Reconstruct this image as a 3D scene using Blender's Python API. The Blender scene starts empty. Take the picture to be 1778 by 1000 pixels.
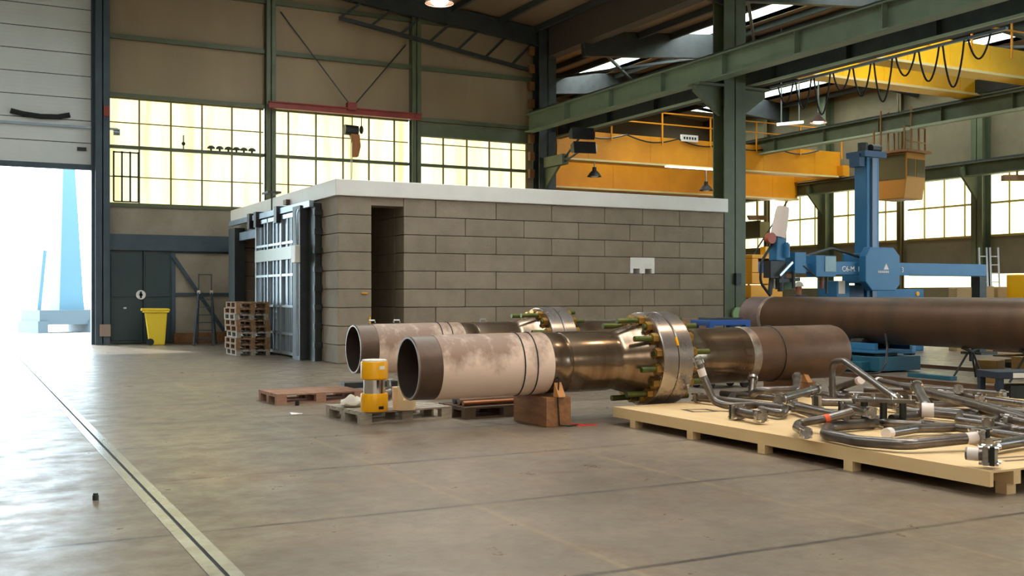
import bpy, bmesh, math, random
from mathutils import Vector, Matrix
random.seed(7)
C = bpy.context.scene.collection
sc = bpy.context.scene
PI = math.pi

# ------------------------------------------------------------------ camera
YAW = math.radians(27.5)
FPX, CX, HY, EYE = 1850.0, 889.0, 510.0, 1.5
sn, cs = math.sin(YAW), math.cos(YAW)
cam_d = bpy.data.cameras.new('camera')
cam = bpy.data.objects.new('camera', cam_d); C.objects.link(cam)
cam.location = (0, 0, EYE)
cam.rotation_euler = (PI / 2, 0, -YAW)
cam_d.sensor_width = 36.0
cam_d.lens = 36.0 * FPX / 1778.0
cam_d.shift_y = 10.0 / 1778.0
cam_d.clip_end = 500
sc.camera = cam

# ------------------------------------------------------------------ world, exposure
sc.view_settings.view_transform = 'Standard'
sc.view_settings.look = 'None'
sc.view_settings.gamma = 1.0
sc.view_settings.exposure = 0.65
w = bpy.data.worlds.new('daylight'); sc.world = w
w.use_nodes = True
bg = w.node_tree.nodes['Background']
bg.inputs['Color'].default_value = (0.72, 0.90, 1.0, 1)
bg.inputs['Strength'].default_value = 8.0

sun_d = bpy.data.lights.new('sun', 'SUN'); sun_d.energy = 3.0; sun_d.angle = 0.05
sun_d.color = (1.0, 0.96, 0.88)
sun = bpy.data.objects.new('sun', sun_d); C.objects.link(sun)
sun.rotation_euler = (math.radians(50), 0, math.radians(200))

# ------------------------------------------------------------------ picture point -> place on a plane
def fl(px, py, z=0.0):
    d = FPX * (EYE - z) / (py - HY); l = d * (px - CX) / FPX
    return Vector((sn * d + cs * l, cs * d - sn * l, z))

def pt(px, py, d):
    l = d * (px - CX) / FPX
    return Vector((sn * d + cs * l, cs * d - sn * l, EYE - (py - HY) * d / FPX))

def XatY(px, Y):
    k = (px - CX) / FPX
    return Y * (sn + k * cs) / (cs - k * sn)

def YatX(px, X):
    k = (px - CX) / FPX
    return X * (cs - k * sn) / (sn + k * cs)

# ------------------------------------------------------------------ materials
def S(r, g, b):
    f = lambda c: (c / 255.0) / 12.92 if c <= 10.3 else ((c / 255.0 + 0.055) / 1.055) ** 2.4
    return (f(r), f(g), f(b), 1.0)

MATS = {}
def mat(name, col, rough=0.6, metal=0.0, col2=None, scale=4.0, detail=6.0, bump=0.0, bscale=None, stretch=None,
        island=0.0, coat=0.0, lo=0.35, hi=0.7, rvar=0.0):
    if name in MATS: return MATS[name]
    m = bpy.data.materials.new(name); m.use_nodes = True
    nt = m.node_tree; N = nt.nodes; L = nt.links
    b = N['Principled BSDF']
    b.inputs['Roughness'].default_value = rough
    b.inputs['Metallic'].default_value = metal
    if coat: b.inputs['Coat Weight'].default_value = coat
    tc = N.new('ShaderNodeTexCoord'); mp = N.new('ShaderNodeMapping')
    L.new(tc.outputs['Object'], mp.inputs['Vector'])
    if stretch: mp.inputs['Scale'].default_value = stretch
    out = None
    if col2 is not None:
        nz = N.new('ShaderNodeTexNoise'); nz.inputs['Scale'].default_value = scale; nz.inputs['Detail'].default_value = detail
        nz.inputs['Roughness'].default_value = 0.62
        L.new(mp.outputs['Vector'], nz.inputs['Vector'])
        cr = N.new('ShaderNodeValToRGB')
        cr.color_ramp.elements[0].position = lo; cr.color_ramp.elements[0].color = col
        cr.color_ramp.elements[1].position = hi; cr.color_ramp.elements[1].color = col2
        L.new(nz.outputs['Fac'], cr.inputs['Fac'])
        out = cr.outputs['Color']
        if rvar:
            mr = N.new('ShaderNodeMapRange'); mr.inputs['To Min'].default_value = rough - rvar; mr.inputs['To Max'].default_value = rough + rvar
            mr.inputs['From Min'].default_value = 0.3; mr.inputs['From Max'].default_value = 0.7
            L.new(nz.outputs['Fac'], mr.inputs['Value']); L.new(mr.outputs['Result'], b.inputs['Roughness'])
    if island:
        g = N.new('ShaderNodeNewGeometry'); hs = N.new('ShaderNodeHueSaturation')
        mr = N.new('ShaderNodeMapRange'); mr.inputs['To Min'].default_value = 1 - island; mr.inputs['To Max'].default_value = 1 + island
        L.new(g.outputs['Random Per Island'], mr.inputs['Value']); L.new(mr.outputs['Result'], hs.inputs['Value'])
        if out is not None: L.new(out, hs.inputs['Color'])
        else: hs.inputs['Color'].default_value = col
        out = hs.outputs['Color']
    if out is not None: L.new(out, b.inputs['Base Color'])
    else: b.inputs['Base Color'].default_value = col
    if bump:
        n2 = N.new('ShaderNodeTexNoise'); n2.inputs['Scale'].default_value = bscale or scale * 6; n2.inputs['Detail'].default_value = 4
        L.new(mp.outputs['Vector'], n2.inputs['Vector'])
        bp = N.new('ShaderNodeBump'); bp.inputs['Strength'].default_value = bump; bp.inputs['Distance'].default_value = 0.02
        L.new(n2.outputs['Fac'], bp.inputs['Height']); L.new(bp.outputs['Normal'], b.inputs['Normal'])
    MATS[name] = m
    return m

def emis(name, col, strength):
    if name in MATS: return MATS[name]
    m = bpy.data.materials.new(name); m.use_nodes = True
    b = m.node_tree.nodes['Principled BSDF']
    b.inputs['Base Color'].default_value = col
    b.inputs['Emission Color'].default_value = col
    b.inputs['Emission Strength'].default_value = strength
    MATS[name] = m
    return m

def glazing(name, ca, cb, cc, strength, scale, axis):
    """daylight seen through dirty ribbed plastic sheet: streaks run up the sheet"""
    m = bpy.data.materials.new(name); m.use_nodes = True
    nt = m.node_tree; N = nt.nodes; L = nt.links
    b = N['Principled BSDF']; b.inputs['Roughness'].default_value = 0.5; b.inputs['Base Color'].default_value = S(200, 195, 160)
    tc = N.new('ShaderNodeTexCoord'); mp = N.new('ShaderNodeMapping')
    sx = (scale, scale, scale * 0.06)
    mp.inputs['Scale'].default_value = sx
    L.new(tc.outputs['Object'], mp.inputs['Vector'])
    nz = N.new('ShaderNodeTexNoise'); nz.inputs['Scale'].default_value = 1.0; nz.inputs['Detail'].default_value = 3
    L.new(mp.outputs['Vector'], nz.inputs['Vector'])
    cr = N.new('ShaderNodeValToRGB')
    e = cr.color_ramp.elements
    e[0].position = 0.30; e[0].color = ca; e[1].position = 0.62; e[1].color = cc
    k = e.new(0.42); k.color = cb
    L.new(nz.outputs['Fac'], cr.inputs['Fac'])
    L.new(cr.outputs['Color'], b.inputs['Emission Color'])
    b.inputs['Emission Strength'].default_value = strength
    MATS[name] = m
    return m

GREEN = mat('green_paint', S(76, 84, 60), 0.5, 0, S(90, 96, 70), 2.0)
GREEN2 = mat('green_paint_light', S(98, 112, 92), 0.45, 0, S(112, 124, 104), 1.5)
DKSTEEL = mat('dark_steel', S(45, 50, 52), 0.5, 0.3, S(60, 64, 62), 3)
BLUEGREY = mat('blue_grey_paint', S(50, 66, 78), 0.5, 0, S(62, 78, 88), 2)
RED = mat('red_paint', S(140, 52, 38), 0.5, 0, S(120, 45, 34), 3)
YEL = mat('crane_yellow', S(226, 152, 22), 0.42, 0, S(206, 134, 18), 0.8)
YEL2 = mat('machine_yellow', S(240, 180, 10), 0.4)
YELP = mat('bright_yellow_paint', S(242, 174, 0), 0.35, 0, S(230, 160, 0), 5)
BLUE = mat('machine_blue', S(36, 104, 150), 0.45, 0, S(46, 112, 156), 2)
BLUE2 = mat('deep_blue', S(25, 75, 150), 0.45)
TEAL = mat('teal_blue', S(28, 84, 105), 0.5)
WHITE = mat('white_paint', S(235, 230, 222), 0.5, 0, S(225, 218, 210), 1.0)
WHITEM = mat('matt_white', S(228, 224, 220), 0.7)
BLACK = mat('black_plastic', S(22, 24, 26), 0.45)
DKGREEN = mat('dark_door', S(38, 56, 60), 0.5, 0, S(46, 64, 66), 1.2)
RUBBER = mat('rubber', S(30, 32, 34), 0.8)
CLAD = mat('cladding', S(150, 130, 100), 0.6, 0, S(136, 118, 90), 0.7, stretch=(1, 1, 0.3))
LOWPANEL = mat('lower_panel', S(158, 148, 132), 0.6, 0, S(132, 120, 104), 0.9)
ROOFM = mat('roof_panel', S(128, 104, 82), 0.7, 0, S(116, 94, 72), 0.5)
BLOCK = mat('concrete_block', S(148, 133, 114), 0.85, 0, S(130, 116, 99), 2.2, bump=0.25, bscale=30, island=0.07)
MORTAR = mat('block_gap', S(70, 62, 52), 0.95)
WOODP = mat('pale_plywood', S(224, 194, 146), 0.6, 0, S(204, 170, 118), 1.6, stretch=(1, 0.25, 1), bump=0.05, lo=0.4, hi=0.75)
WOODO = mat('old_pallet_wood', S(150, 112, 76), 0.8, 0, S(110, 84, 60), 5, stretch=(1, 6, 6), island=0.18)
WOODG = mat('grey_pallet_wood', S(170, 160, 146), 0.8, 0, S(130, 118, 104), 5, stretch=(1, 6, 6), island=0.15)
WOODB = mat('brown_timber', S(156, 108, 68), 0.75, 0, S(118, 78, 48), 4, stretch=(4, 1, 4), bump=0.1)
RUST = mat('rusty_steel', S(106, 76, 54), 0.5, 0.4, S(80, 62, 46), 2.5, bump=0.06, rvar=0.08)
RUSTC = mat('rolled_pipe_rust', S(104, 76, 54), 0.45, 0.4, S(78, 62, 50), 0.8, stretch=(0.5, 3.0, 0.5), bump=0.04)
BRONZE = mat('oiled_steel', S(140, 124, 106), 0.22, 0.8, S(102, 80, 60), 1.6, stretch=(3, 0.7, 0.7), rvar=0.06)
MILL = mat('machined_steel', S(184, 178, 174), 0.28, 0.9, S(160, 148, 140), 3, rvar=0.05)
ENDSTEEL = mat('bare_pipe_end', S(92, 72, 58), 0.45, 0.5, S(74, 60, 50), 4)
PIPEIN = mat('pipe_bore', S(58, 44, 36), 0.7, 0.3, S(46, 36, 30), 3)
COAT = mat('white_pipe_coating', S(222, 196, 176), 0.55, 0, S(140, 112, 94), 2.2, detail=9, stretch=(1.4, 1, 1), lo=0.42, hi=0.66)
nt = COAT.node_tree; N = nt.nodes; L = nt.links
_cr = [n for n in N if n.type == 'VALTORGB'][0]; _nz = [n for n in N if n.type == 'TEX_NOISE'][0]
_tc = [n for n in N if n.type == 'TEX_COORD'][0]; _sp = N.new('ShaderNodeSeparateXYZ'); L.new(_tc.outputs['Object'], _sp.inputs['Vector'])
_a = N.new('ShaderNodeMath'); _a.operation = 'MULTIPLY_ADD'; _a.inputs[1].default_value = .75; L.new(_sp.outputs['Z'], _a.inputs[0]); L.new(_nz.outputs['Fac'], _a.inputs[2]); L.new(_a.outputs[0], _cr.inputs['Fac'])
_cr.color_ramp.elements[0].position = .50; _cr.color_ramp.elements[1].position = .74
WELD = mat('ground_weld_band', S(176, 168, 160), 0.35, 0.7, S(140, 112, 92), 8)
STUD = mat('green_stud', S(66, 84, 40), 0.4, 0.5, S(110, 108, 50), 6)
NUT = mat('brass_nut', S(200, 160, 84), 0.3, 0.8, S(150, 110, 60), 8)
SPOOL = mat('spool_steel', S(122, 116, 112), 0.33, 0.75, S(92, 82, 74), 4, rvar=0.08)
SPOOLF = mat('flange_steel', S(176, 172, 166), 0.3, 0.7, S(110, 102, 96), 10)
TAPE = mat('white_tape', S(222, 212, 208), 0.6)
ORANGE = mat('orange_tape', S(225, 90, 40), 0.6)
ORPL = mat('red_plastic', S(220, 60, 50), 0.5)
CHROME = mat('chrome', S(215, 212, 208), 0.12, 1.0)
ALU = mat('aluminium', S(185, 190, 192), 0.35, 0.9)
GALV = mat('galvanised_sheet', S(150, 165, 178), 0.35, 0.6, S(128, 142, 154), 2)
CREAM = mat('cream_plastic', S(232, 204, 160), 0.5)
BAG = mat('pale_cloth', S(205, 195, 182), 0.9, bump=0.4, scale=5)
CARD = mat('cardboard', S(176, 146, 100), 0.8)
SKIN = mat('skin', S(190, 130, 100), 0.55)
OVERALL = mat('work_clothes', S(50, 62, 84), 0.85)
MINT = mat('lantern_curb', S(200, 220, 205), 0.6)
GROUND = mat('yard_concrete', S(190, 190, 182), 0.8, 0, S(160, 158, 150), 0.6)
PYLON = mat('tower_steel', S(76, 112, 134), 0.5, 0.2)
DOORW = mat('sectional_door', S(212, 214, 212), 0.45, 0, S(200, 204, 204), 0.5)
MINTW = WHITE
LAMPON = emis('lamp_on', (1.0, 0.86, 0.70, 1), 30)
TUBEON = emis('tube_on', (0.9, 1.0, 0.95, 1), 2.0)
SKYL = emis('rooflight', (0.92, 0.97, 1.0, 1), 9.0)
GLAZB = glazing('back_glazing', (0.95, 0.78, 0.24, 1), (1.0, 0.94, 0.46, 1), (1.0, 0.99, 0.62, 1), 0.95, 3.2, 'x')
GLAZR = glazing('right_glazing', (1.0, 0.86, 0.32, 1), (1.0, 0.95, 0.50, 1), (1.0, 0.98, 0.62, 1), 1.25, 2.0, 'y')

def floor_mat():
    m = bpy.data.materials.new('concrete_floor'); m.use_nodes = True
    nt = m.node_tree; N = nt.nodes; L = nt.links
    b = N['Principled BSDF']
    tc = N.new('ShaderNodeTexCoord')
    def noise(scale, detail=8, rough=0.6, sc_=None):
        n = N.new('ShaderNodeTexNoise'); n.inputs['Scale'].default_value = scale; n.inputs['Detail'].default_value = detail
        n.inputs['Roughness'].default_value = rough
        if sc_:
            mp = N.new('ShaderNodeMapping'); mp.inputs['Scale'].default_value = sc_
            L.new(tc.outputs['Object'], mp.inputs['Vector']); L.new(mp.outputs['Vector'], n.inputs['Vector'])
        else: L.new(tc.outputs['Object'], n.inputs['Vector'])
        return n
    def ramp(src, p0, c0, p1, c1):
        r = N.new('ShaderNodeValToRGB'); r.color_ramp.elements[0].position = p0; r.color_ramp.elements[0].color = c0
        r.color_ramp.elements[1].position = p1; r.color_ramp.elements[1].color = c1
        L.new(src, r.inputs['Fac']); return r
    def mix(a, bb, fac, mode='MIX'):
        x = N.new('ShaderNodeMix'); x.data_type = 'RGBA'; x.blend_type = mode
        if hasattr(fac, 'default_value') or hasattr(fac, 'links'): L.new(fac, x.inputs['Factor'])
        else: x.inputs['Factor'].default_value = fac
        L.new(a, x.inputs['A'])
        if isinstance(bb, tuple): x.inputs['B'].default_value = bb
        else: L.new(bb, x.inputs['B'])
        return x.outputs['Result']
    n1 = noise(0.5); base = ramp(n1.outputs['Fac'], 0.32, S(110, 99, 87), 0.68, S(140, 127, 111))
    n2 = noise(3.0, 10, 0.7); st = ramp(n2.outputs['Fac'], 0.40, (1, 1, 1, 1), 0.75, (0.72, 0.68, 0.62, 1))
    c = mix(base.outputs['Color'], st.outputs['Color'], 1.0, 'MULTIPLY')
    n3 = noise(0.7, 6, 0.65, (1.0, 0.5, 1)); rs = ramp(n3.outputs['Fac'], 0.52, (0, 0, 0, 1), 0.72, (1, 1, 1, 1))
    fm = N.new('ShaderNodeMath'); fm.operation = 'MULTIPLY'; fm.inputs[1].default_value = 0.35
    L.new(rs.outputs['Color'], fm.inputs[0])
    c = mix(c, S(150, 112, 76), fm.outputs[0])
    # dark scuffs
    n4 = noise(1.6, 3, 0.5, (1.0, 3.0, 1)); sk = ramp(n4.outputs['Fac'], 0.66, (0, 0, 0, 1), 0.74, (1, 1, 1, 1))
    fm2 = N.new('ShaderNodeMath'); fm2.operation = 'MULTIPLY'; fm2.inputs[1].default_value = 0.35
    L.new(sk.outputs['Color'], fm2.inputs[0])
    c = mix(c, S(80, 74, 70), fm2.outputs[0])
    # slab joints every 2 m
    sp = N.new('ShaderNodeSeparateXYZ'); L.new(tc.outputs['Object'], sp.inputs['Vector'])
    wob = noise(2.0, 2); 
    js = []
    for ax, off in (('X', 1.27), ('Y', 0.87)):
        a = N.new('ShaderNodeMath'); a.operation = 'SUBTRACT'; L.new(sp.outputs[ax], a.inputs[0]); a.inputs[1].default_value = off - 100.0
        wq = N.new('ShaderNodeMath'); wq.operation = 'MULTIPLY_ADD'; L.new(wob.outputs['Fac'], wq.inputs[0]); wq.inputs[1].default_value = 0.03; L.new(a.outputs[0], wq.inputs[2])
        mo = N.new('ShaderNodeMath'); mo.operation = 'PINGPONG'; L.new(wq.outputs[0], mo.inputs[0]); mo.inputs[1].default_value = 1.0
        lt = N.new('ShaderNodeMapRange'); lt.inputs['From Min'].default_value = 0.014; lt.inputs['From Max'].default_value = 0.034
        lt.inputs['To Min'].default_value = 1.0; lt.inputs['To Max'].default_value = 0.0
        L.new(mo.outputs[0], lt.inputs['Value']); js.append(lt.outputs['Result'])
    # the joints along the hall are pale filler, the cross ones dark
    nj = noise(1.2, 2); jr = ramp(nj.outputs['Fac'], 0.35, (0.45, 0.45, 0.45, 1), 0.6, (0.9, 0.9, 0.9, 1))
    j1 = N.new('ShaderNodeMath'); j1.operation = 'MULTIPLY'; L.new(js[0], j1.inputs[0]); L.new(jr.outputs['Color'], j1.inputs[1])
    j2 = N.new('ShaderNodeMath'); j2.operation = 'MULTIPLY'; L.new(js[1], j2.inputs[0]); L.new(jr.outputs['Color'], j2.inputs[1])
    j1b = N.new('ShaderNodeMath'); j1b.operation = 'MULTIPLY'; j1b.inputs[1].default_value = .5; L.new(j1.outputs[0], j1b.inputs[0])
    c = mix(c, S(160, 140, 108), j1b.outputs[0])
    c = mix(c, S(56, 52, 50), j2.outputs[0])
    L.new(c, b.inputs['Base Color'])
    rr = N.new('ShaderNodeMapRange'); rr.inputs['From Min'].default_value = 0.3; rr.inputs['From Max'].default_value = 0.7
    rr.inputs['To Min'].default_value = 0.24; rr.inputs['To Max'].default_value = 0.50
    L.new(n2.outputs['Fac'], rr.inputs['Value']); L.new(rr.outputs['Result'], b.inputs['Roughness'])
    bp = N.new('ShaderNodeBump'); bp.inputs['Strength'].default_value = 0.12; bp.inputs['Distance'].default_value = 0.01
    L.new(n2.outputs['Fac'], bp.inputs['Height']); L.new(bp.outputs['Normal'], b.inputs['Normal'])
    return m
FLOORM = floor_mat()

# ------------------------------------------------------------------ mesh building
XF = {}                                            # place of each thing's Empty, for parts given in hall coordinates
class MB:
    def __init__(s): s.v = []; s.f = []; s.mi = []
    def add(s, vs, fs, m=0):
        o = len(s.v); s.v += [tuple(v) for v in vs]
        for f in fs: s.f.append([i + o for i in f]); s.mi.append(m)
        return s
    def box(s, a, b, m=0):
        x0, x1 = sorted((a[0], b[0])); y0, y1 = sorted((a[1], b[1])); z0, z1 = sorted((a[2], b[2]))
        vs = [(x0, y0, z0), (x1, y0, z0), (x1, y1, z0), (x0, y1, z0), (x0, y0, z1), (x1, y0, z1), (x1, y1, z1), (x0, y1, z1)]
        return s.add(vs, [(0, 3, 2, 1), (4, 5, 6, 7), (0, 1, 5, 4), (1, 2, 6, 5), (2, 3, 7, 6), (3, 0, 4, 7)], m)
    def bar(s, p, q, wx, wz, m=0, up=(0, 0, 1)):
        p = Vector(p); q = Vector(q); t = (q - p).normalized(); u = Vector(up)
        if abs(t.dot(u)) > 0.98: u = Vector((0, 1, 0))
        a = t.cross(u).normalized() * wx / 2; b = a.cross(t).normalized() * wz / 2
        vs = [p - a - b, p + a - b, p + a + b, p - a + b, q - a - b, q + a - b, q + a + b, q - a + b]
        return s.add(vs, [(0, 3, 2, 1), (4, 5, 6, 7), (0, 1, 5, 4), (1, 2, 6, 5), (2, 3, 7, 6), (3, 0, 4, 7)], m)
    def ring(s, pts, m=0): return s
    def tube(s, path, r, n=12, m=0, cap=True, closed=False):
        P = [Vector(p) for p in path]; k = len(P); R = r if isinstance(r, (list, tuple)) else [r] * k
        t0 = (P[1] - P[0]).normalized(); u = Vector((0, 0, 1)) if abs(t0.z) < 0.9 else Vector((1, 0, 0))
        u = (u - t0 * u.dot(t0)).normalized(); vs = []
        for i in range(k):
            if i == 0: t = P[1] - P[0]
            elif i == k - 1: t = P[-1] - P[-2]
            else: t = (P[i + 1] - P[i]).normalized() + (P[i] - P[i - 1]).normalized()
            t.normalize(); u = (u - t * u.dot(t)).normalized(); w_ = t.cross(u)
            for j in range(n):
                a = 2 * PI * j / n; vs.append(P[i] + (u * math.cos(a) + w_ * math.sin(a)) * R[i])
        fs = []
        for i in range(k - 1):
            for j in range(n): fs.append((i * n + j, i * n + (j + 1) % n, (i + 1) * n + (j + 1) % n, (i + 1) * n + j))
        if cap: fs.append(tuple(range(n))[::-1]); fs.append(tuple((k - 1) * n + j for j in range(n)))
        return s.add(vs, fs, m)
    def cyl(s, p, q, r, n=16, m=0, r2=None): return s.tube([p, q], [r, r if r2 is None else r2], n, m)
    def lathe(s, prof, o=(0, 0, 0), axis='z', n=32, m=0, closed=False, cap=True):
        """prof: (along, radius)"""
        o = Vector(o); vs = []
        for (h, r) in prof:
            for j in range(n):
                a = 2 * PI * j / n; c_, s_ = r * math.cos(a), r * math.sin(a)
                p = (c_, s_, h) if axis == 'z' else ((h, c_, s_) if axis == 'x' else (s_, h, c_))
                vs.append(o + Vector(p))
        k = len(prof); fs = []
        rng = k if closed else k - 1
        for i in range(rng):
            i2 = (i + 1) % k
            for j in range(n): fs.append((i * n + j, i * n + (j + 1) % n, i2 * n + (j + 1) % n, i2 * n + j))
        if not closed and cap:
            if prof[0][1] > 1e-6: fs.append(tuple(range(n))[::-1])
            if prof[-1][1] > 1e-6: fs.append(tuple((k - 1) * n + j for j in range(n)))
        return s.add(vs, fs, m)
    def prism(s, poly, axis, a, b, m=0):
        n = len(poly)
        def P(u, v, h): return (h, u, v) if axis == 'x' else ((u, h, v) if axis == 'y' else (u, v, h))
        vs = [P(u, v, a) for u, v in poly] + [P(u, v, b) for u, v in poly]
        fs = [tuple(range(n))[::-1], tuple(range(n, 2 * n))] + [(i, (i + 1) % n, n + (i + 1) % n, n + i) for i in range(n)]
        return s.add(vs, fs, m)
    def sph(s, c, r, n=14, k=8, m=0, sc_=(1, 1, 1)):
        prof = []
        c = Vector(c); vs = []
        for i in range(k + 1):
            a = -PI / 2 + PI * i / k
            for j in range(n):
                b_ = 2 * PI * j / n
                vs.append(c + Vector((r * math.cos(a) * math.cos(b_) * sc_[0], r * math.cos(a) * math.sin(b_) * sc_[1], r * math.sin(a) * sc_[2])))
        fs = [(i * n + j, i * n + (j + 1) % n, (i + 1) * n + (j + 1) % n, (i + 1) * n + j) for i in range(k) for j in range(n)]
        return s.add(vs, fs, m)
    def beamI(s, p, q, h, w_, tf=0.03, tw=0.02, m=0):
        """I section, p and q on the underside"""
        p = Vector(p); q = Vector(q); z = Vector((0, 0, 1))
        s.bar(p + z * tf / 2, q + z * tf / 2, w_, tf, m); s.bar(p + z * (h - tf / 2), q + z * (h - tf / 2), w_, tf, m)
        return s.bar(p + z * h / 2, q + z * h / 2, tw, h - 2 * tf, m)
    def build(s, name, mats, parent=None, world=False, smooth=True, bevel=0.0):
        me = bpy.data.meshes.new(name)
        vs = s.v
        if world and parent is not None:
            q_ = parent
            while q_.name not in XF: q_ = q_.parent
            inv = XF[q_.name].inverted(); vs = [inv @ Vector(v) for v in vs]
        me.from_pydata(vs, [], s.f)
        ms = mats if isinstance(mats, (list, tuple)) else [mats]
        for m_ in ms: me.materials.append(m_)
        if len(ms) > 1: me.polygons.foreach_set('material_index', s.mi)
        bm = bmesh.new(); bm.from_mesh(me); bmesh.ops.recalc_face_normals(bm, faces=bm.faces); bm.to_mesh(me); bm.free()
        if smooth:
            me.shade_smooth(); me.set_sharp_from_angle(angle=0.55)
        o = bpy.data.objects.new(name, me); C.objects.link(o)
        if parent is not None: o.parent = parent
        if bevel:
            bv = o.modifiers.new('edge', 'BEVEL'); bv.width = bevel; bv.segments = 2; bv.limit_method = 'ANGLE'; bv.angle_limit = 0.8
        return o

def tag(o, label=None, cat=None, group=None, kind=None):
    if label: o['label'] = label
    if cat: o['category'] = cat
    if group: o['group'] = group
    if kind: o['kind'] = kind
    return o

def thing(name, label, cat, loc=(0, 0, 0), rz=0.0, group=None, kind=None):
    o = bpy.data.objects.new(name, None); C.objects.link(o)
    o.empty_display_size = 0.2
    o.location = loc; o.rotation_euler = (0, 0, rz)
    XF[o.name] = Matrix.Translation(Vector(loc)) @ Matrix.Rotation(rz, 4, 'Z')
    return tag(o, label, cat, group, kind)

def kids(o): return [c for c in bpy.data.objects if c.parent == o]
def copy_tree(o, parent=None):
    c = o.copy(); C.objects.link(c)
    if parent is not None: c.parent = parent
    for ch in kids(o): copy_tree(ch, c)
    return c

def struct(name, mb, m, parent=None, **k):
    o = mb.build(name, m, parent, **k)
    if parent is None: o['kind'] = 'structure'
    return o

def fillet(path, rad, n=6):
    P = [Vector(p) for p in path]; out = [P[0]]
    for i in range(1, len(P) - 1):
        a = P[i - 1] - P[i]; b = P[i + 1] - P[i]
        la, lb = a.length, b.length; a.normalize(); b.normalize()
        ang = a.angle(b)
        t = min(rad / max(math.tan(ang / 2), 0.05), la * 0.48, lb * 0.48)
        p0 = P[i] + a * t; p1 = P[i] + b * t
        for k in range(n + 1):
            u = k / n
            out.append(p0 * (1 - u) ** 2 + P[i] * 2 * u * (1 - u) + p1 * u * u)
    out.append(P[-1])
    return out

# ================================================================== SETTING
YB = 33.6          # back wall of the near hall
XC = 18.6          # column row between the halls
XR = 34.4          # outer wall of the crane hall
struct('floor', MB().box((-9, -8, -0.2), (XR, 44, 0)), FLOORM, smooth=False)
struct('ground', MB().box((-40, YB + 0.3, -0.35), (12, 120, -0.12)), GROUND, smooth=False)

# rails let into the floor
def rail_pair(name, X, y0, y1, mt):
    m = MB(); m.box((X - 0.085, y0, -0.05), (X - 0.012, y1, 0.006)); m.box((X + 0.012, y0, -0.05), (X + 0.085, y1, 0.006))
    m.box((X - 0.012, y0, -0.05), (X + 0.012, y1, 0.001), 1)
    struct(name, m, [mt, RUBBER], smooth=False)
rail_pair('trim_1', 1.27, -4, YB - 0.1, mat('floor_rail', S(190, 190, 184), 0.25, 0.5, S(150, 146, 138), 3))
for i, X in enumerate((14.3, 17.4)):
    m = MB(); m.box((X - 0.06, 0, -0.02), (X + 0.06, 30, 0.02)); m.box((X - 0.03, 0, 0.0), (X + 0.03, 30, 0.07))
    struct('trim_%d' % (2 + i), m, RUST, smooth=False)

# walls of the shell
m = MB()
m.box((3.95, YB, 7.42), (XC, YB + 0.3, 13.5))                       # cladding above the windows
m.box((13.9, YB, 6.87), (18.05, YB + 0.3, 7.42))
m.box((-9, YB, 0), (-1.8, YB + 0.3, 13.5))
m.box((-1.8, YB + 0.1, 10.6), (3.95, YB + 0.3, 13.5))
m.box((18.05, YB, 0), (XC + 0.3, YB + 0.3, 7.42))
struct('wall_back', m, CLAD, smooth=False)
m = MB(); m.box((3.95, YB, 3.28), (18.05, YB + 0.3, 4.2)); m.box((5.9, YB, 0), (18.05, YB + 0.3, 2.8))
struct('wall_back_lower', m, LOWPANEL, smooth=False)
struct('wall_left', MB().box((-9.3, -8, 0), (-9, YB + 0.3, 13.5)), CLAD, smooth=False)
struct('wall_front', MB().box((-9.3, -8.3, 0), (XR + 0.3, -8, 13.5)), CLAD, smooth=False)
struct('wall_return', MB().box((XC, YB + 0.3, 0), (XC + 0.3, 44, 13.5)), CLAD, smooth=False)
struct('wall_far', MB().box((XC, 44, 0), (XR + 0.3, 44.3, 13.5)), mat('far_wall_panel', S(92, 78, 58), .7), smooth=False)
WZ = (3.7, 6.1)
m = MB()
m.box((XR, -8, 2.25), (XR + 0.3, 44, WZ[0])); m.box((XR, -8, WZ[1]), (XR + 0.3, 44, 13.5)); m.box((XR, -8, 0), (XR + 0.3, 44, 1.75))
struct('wall_right', m, mat('right_wall_panel', S(120, 110, 84), 0.7, 0, S(104, 96, 72), 0.8), smooth=False)

# roof: near hall and crane hall, both pitched; lantern openings left in the crane hall
m = MB()
def roofq(x0, z0, x1, z1, y0, y1): m.add([(x0, y0, z0), (x1, y0, z1), (x1, y1, z1), (x0, y1, z0), (x0, y0, z0 + 0.15), (x1, y0, z1 + 0.15), (x1, y1, z1 + 0.15), (x0, y1, z0 + 0.15)],
        [(0, 1, 2, 3), (4, 7, 6, 5), (0, 4, 5, 1), (1, 5, 6, 2), (2, 6, 7, 3), (3, 7, 4, 0)])
def z1(X): return 12.4 - abs(X - 4.8) * 0.105
def z2(X): return 11.0 - abs(X - 26.5) * 0.09
def rq(zf, x0, x1, y0, y1): roofq(x0, zf(x0), x1, zf(x1), y0, y1)
for a, b, y0, y1 in ((-9.3, -3.6, -8, YB + .3), (-3.6, -2.0, -8, -2), (-3.6, -2.0, 28, YB + .3), (-2.0, 4.8, -8, YB + .3), (4.8, 9.0, -8, YB + .3),
                     (9.0, 10.8, -8, -2), (9.0, 10.8, 28, YB + .3), (10.8, 18.9, -8, YB + .3)): rq(z1, a, b, y0, y1)
L1 = (22.5, 24.3, 8, 41.5); L2 = (31.5, 33.1, 8, 42)
for a, b, y0, y1 in ((18.6, L1[0], -8, 44.3), (L1[0], L1[1], -8, L1[2]), (L1[0], L1[1], L1[3], 44.3), (L1[1], 26.5, -8, 44.3),
                     (26.5, L2[0], -8, 44.3), (L2[0], L2[1], -8, L2[2]), (L2[0], L2[1], L2[3], 44.3), (L2[1], XR + .3, -8, 44.3)): rq(z2, a, b, y0, y1)
struct('ceiling', m, ROOFM, smooth=False)

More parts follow.
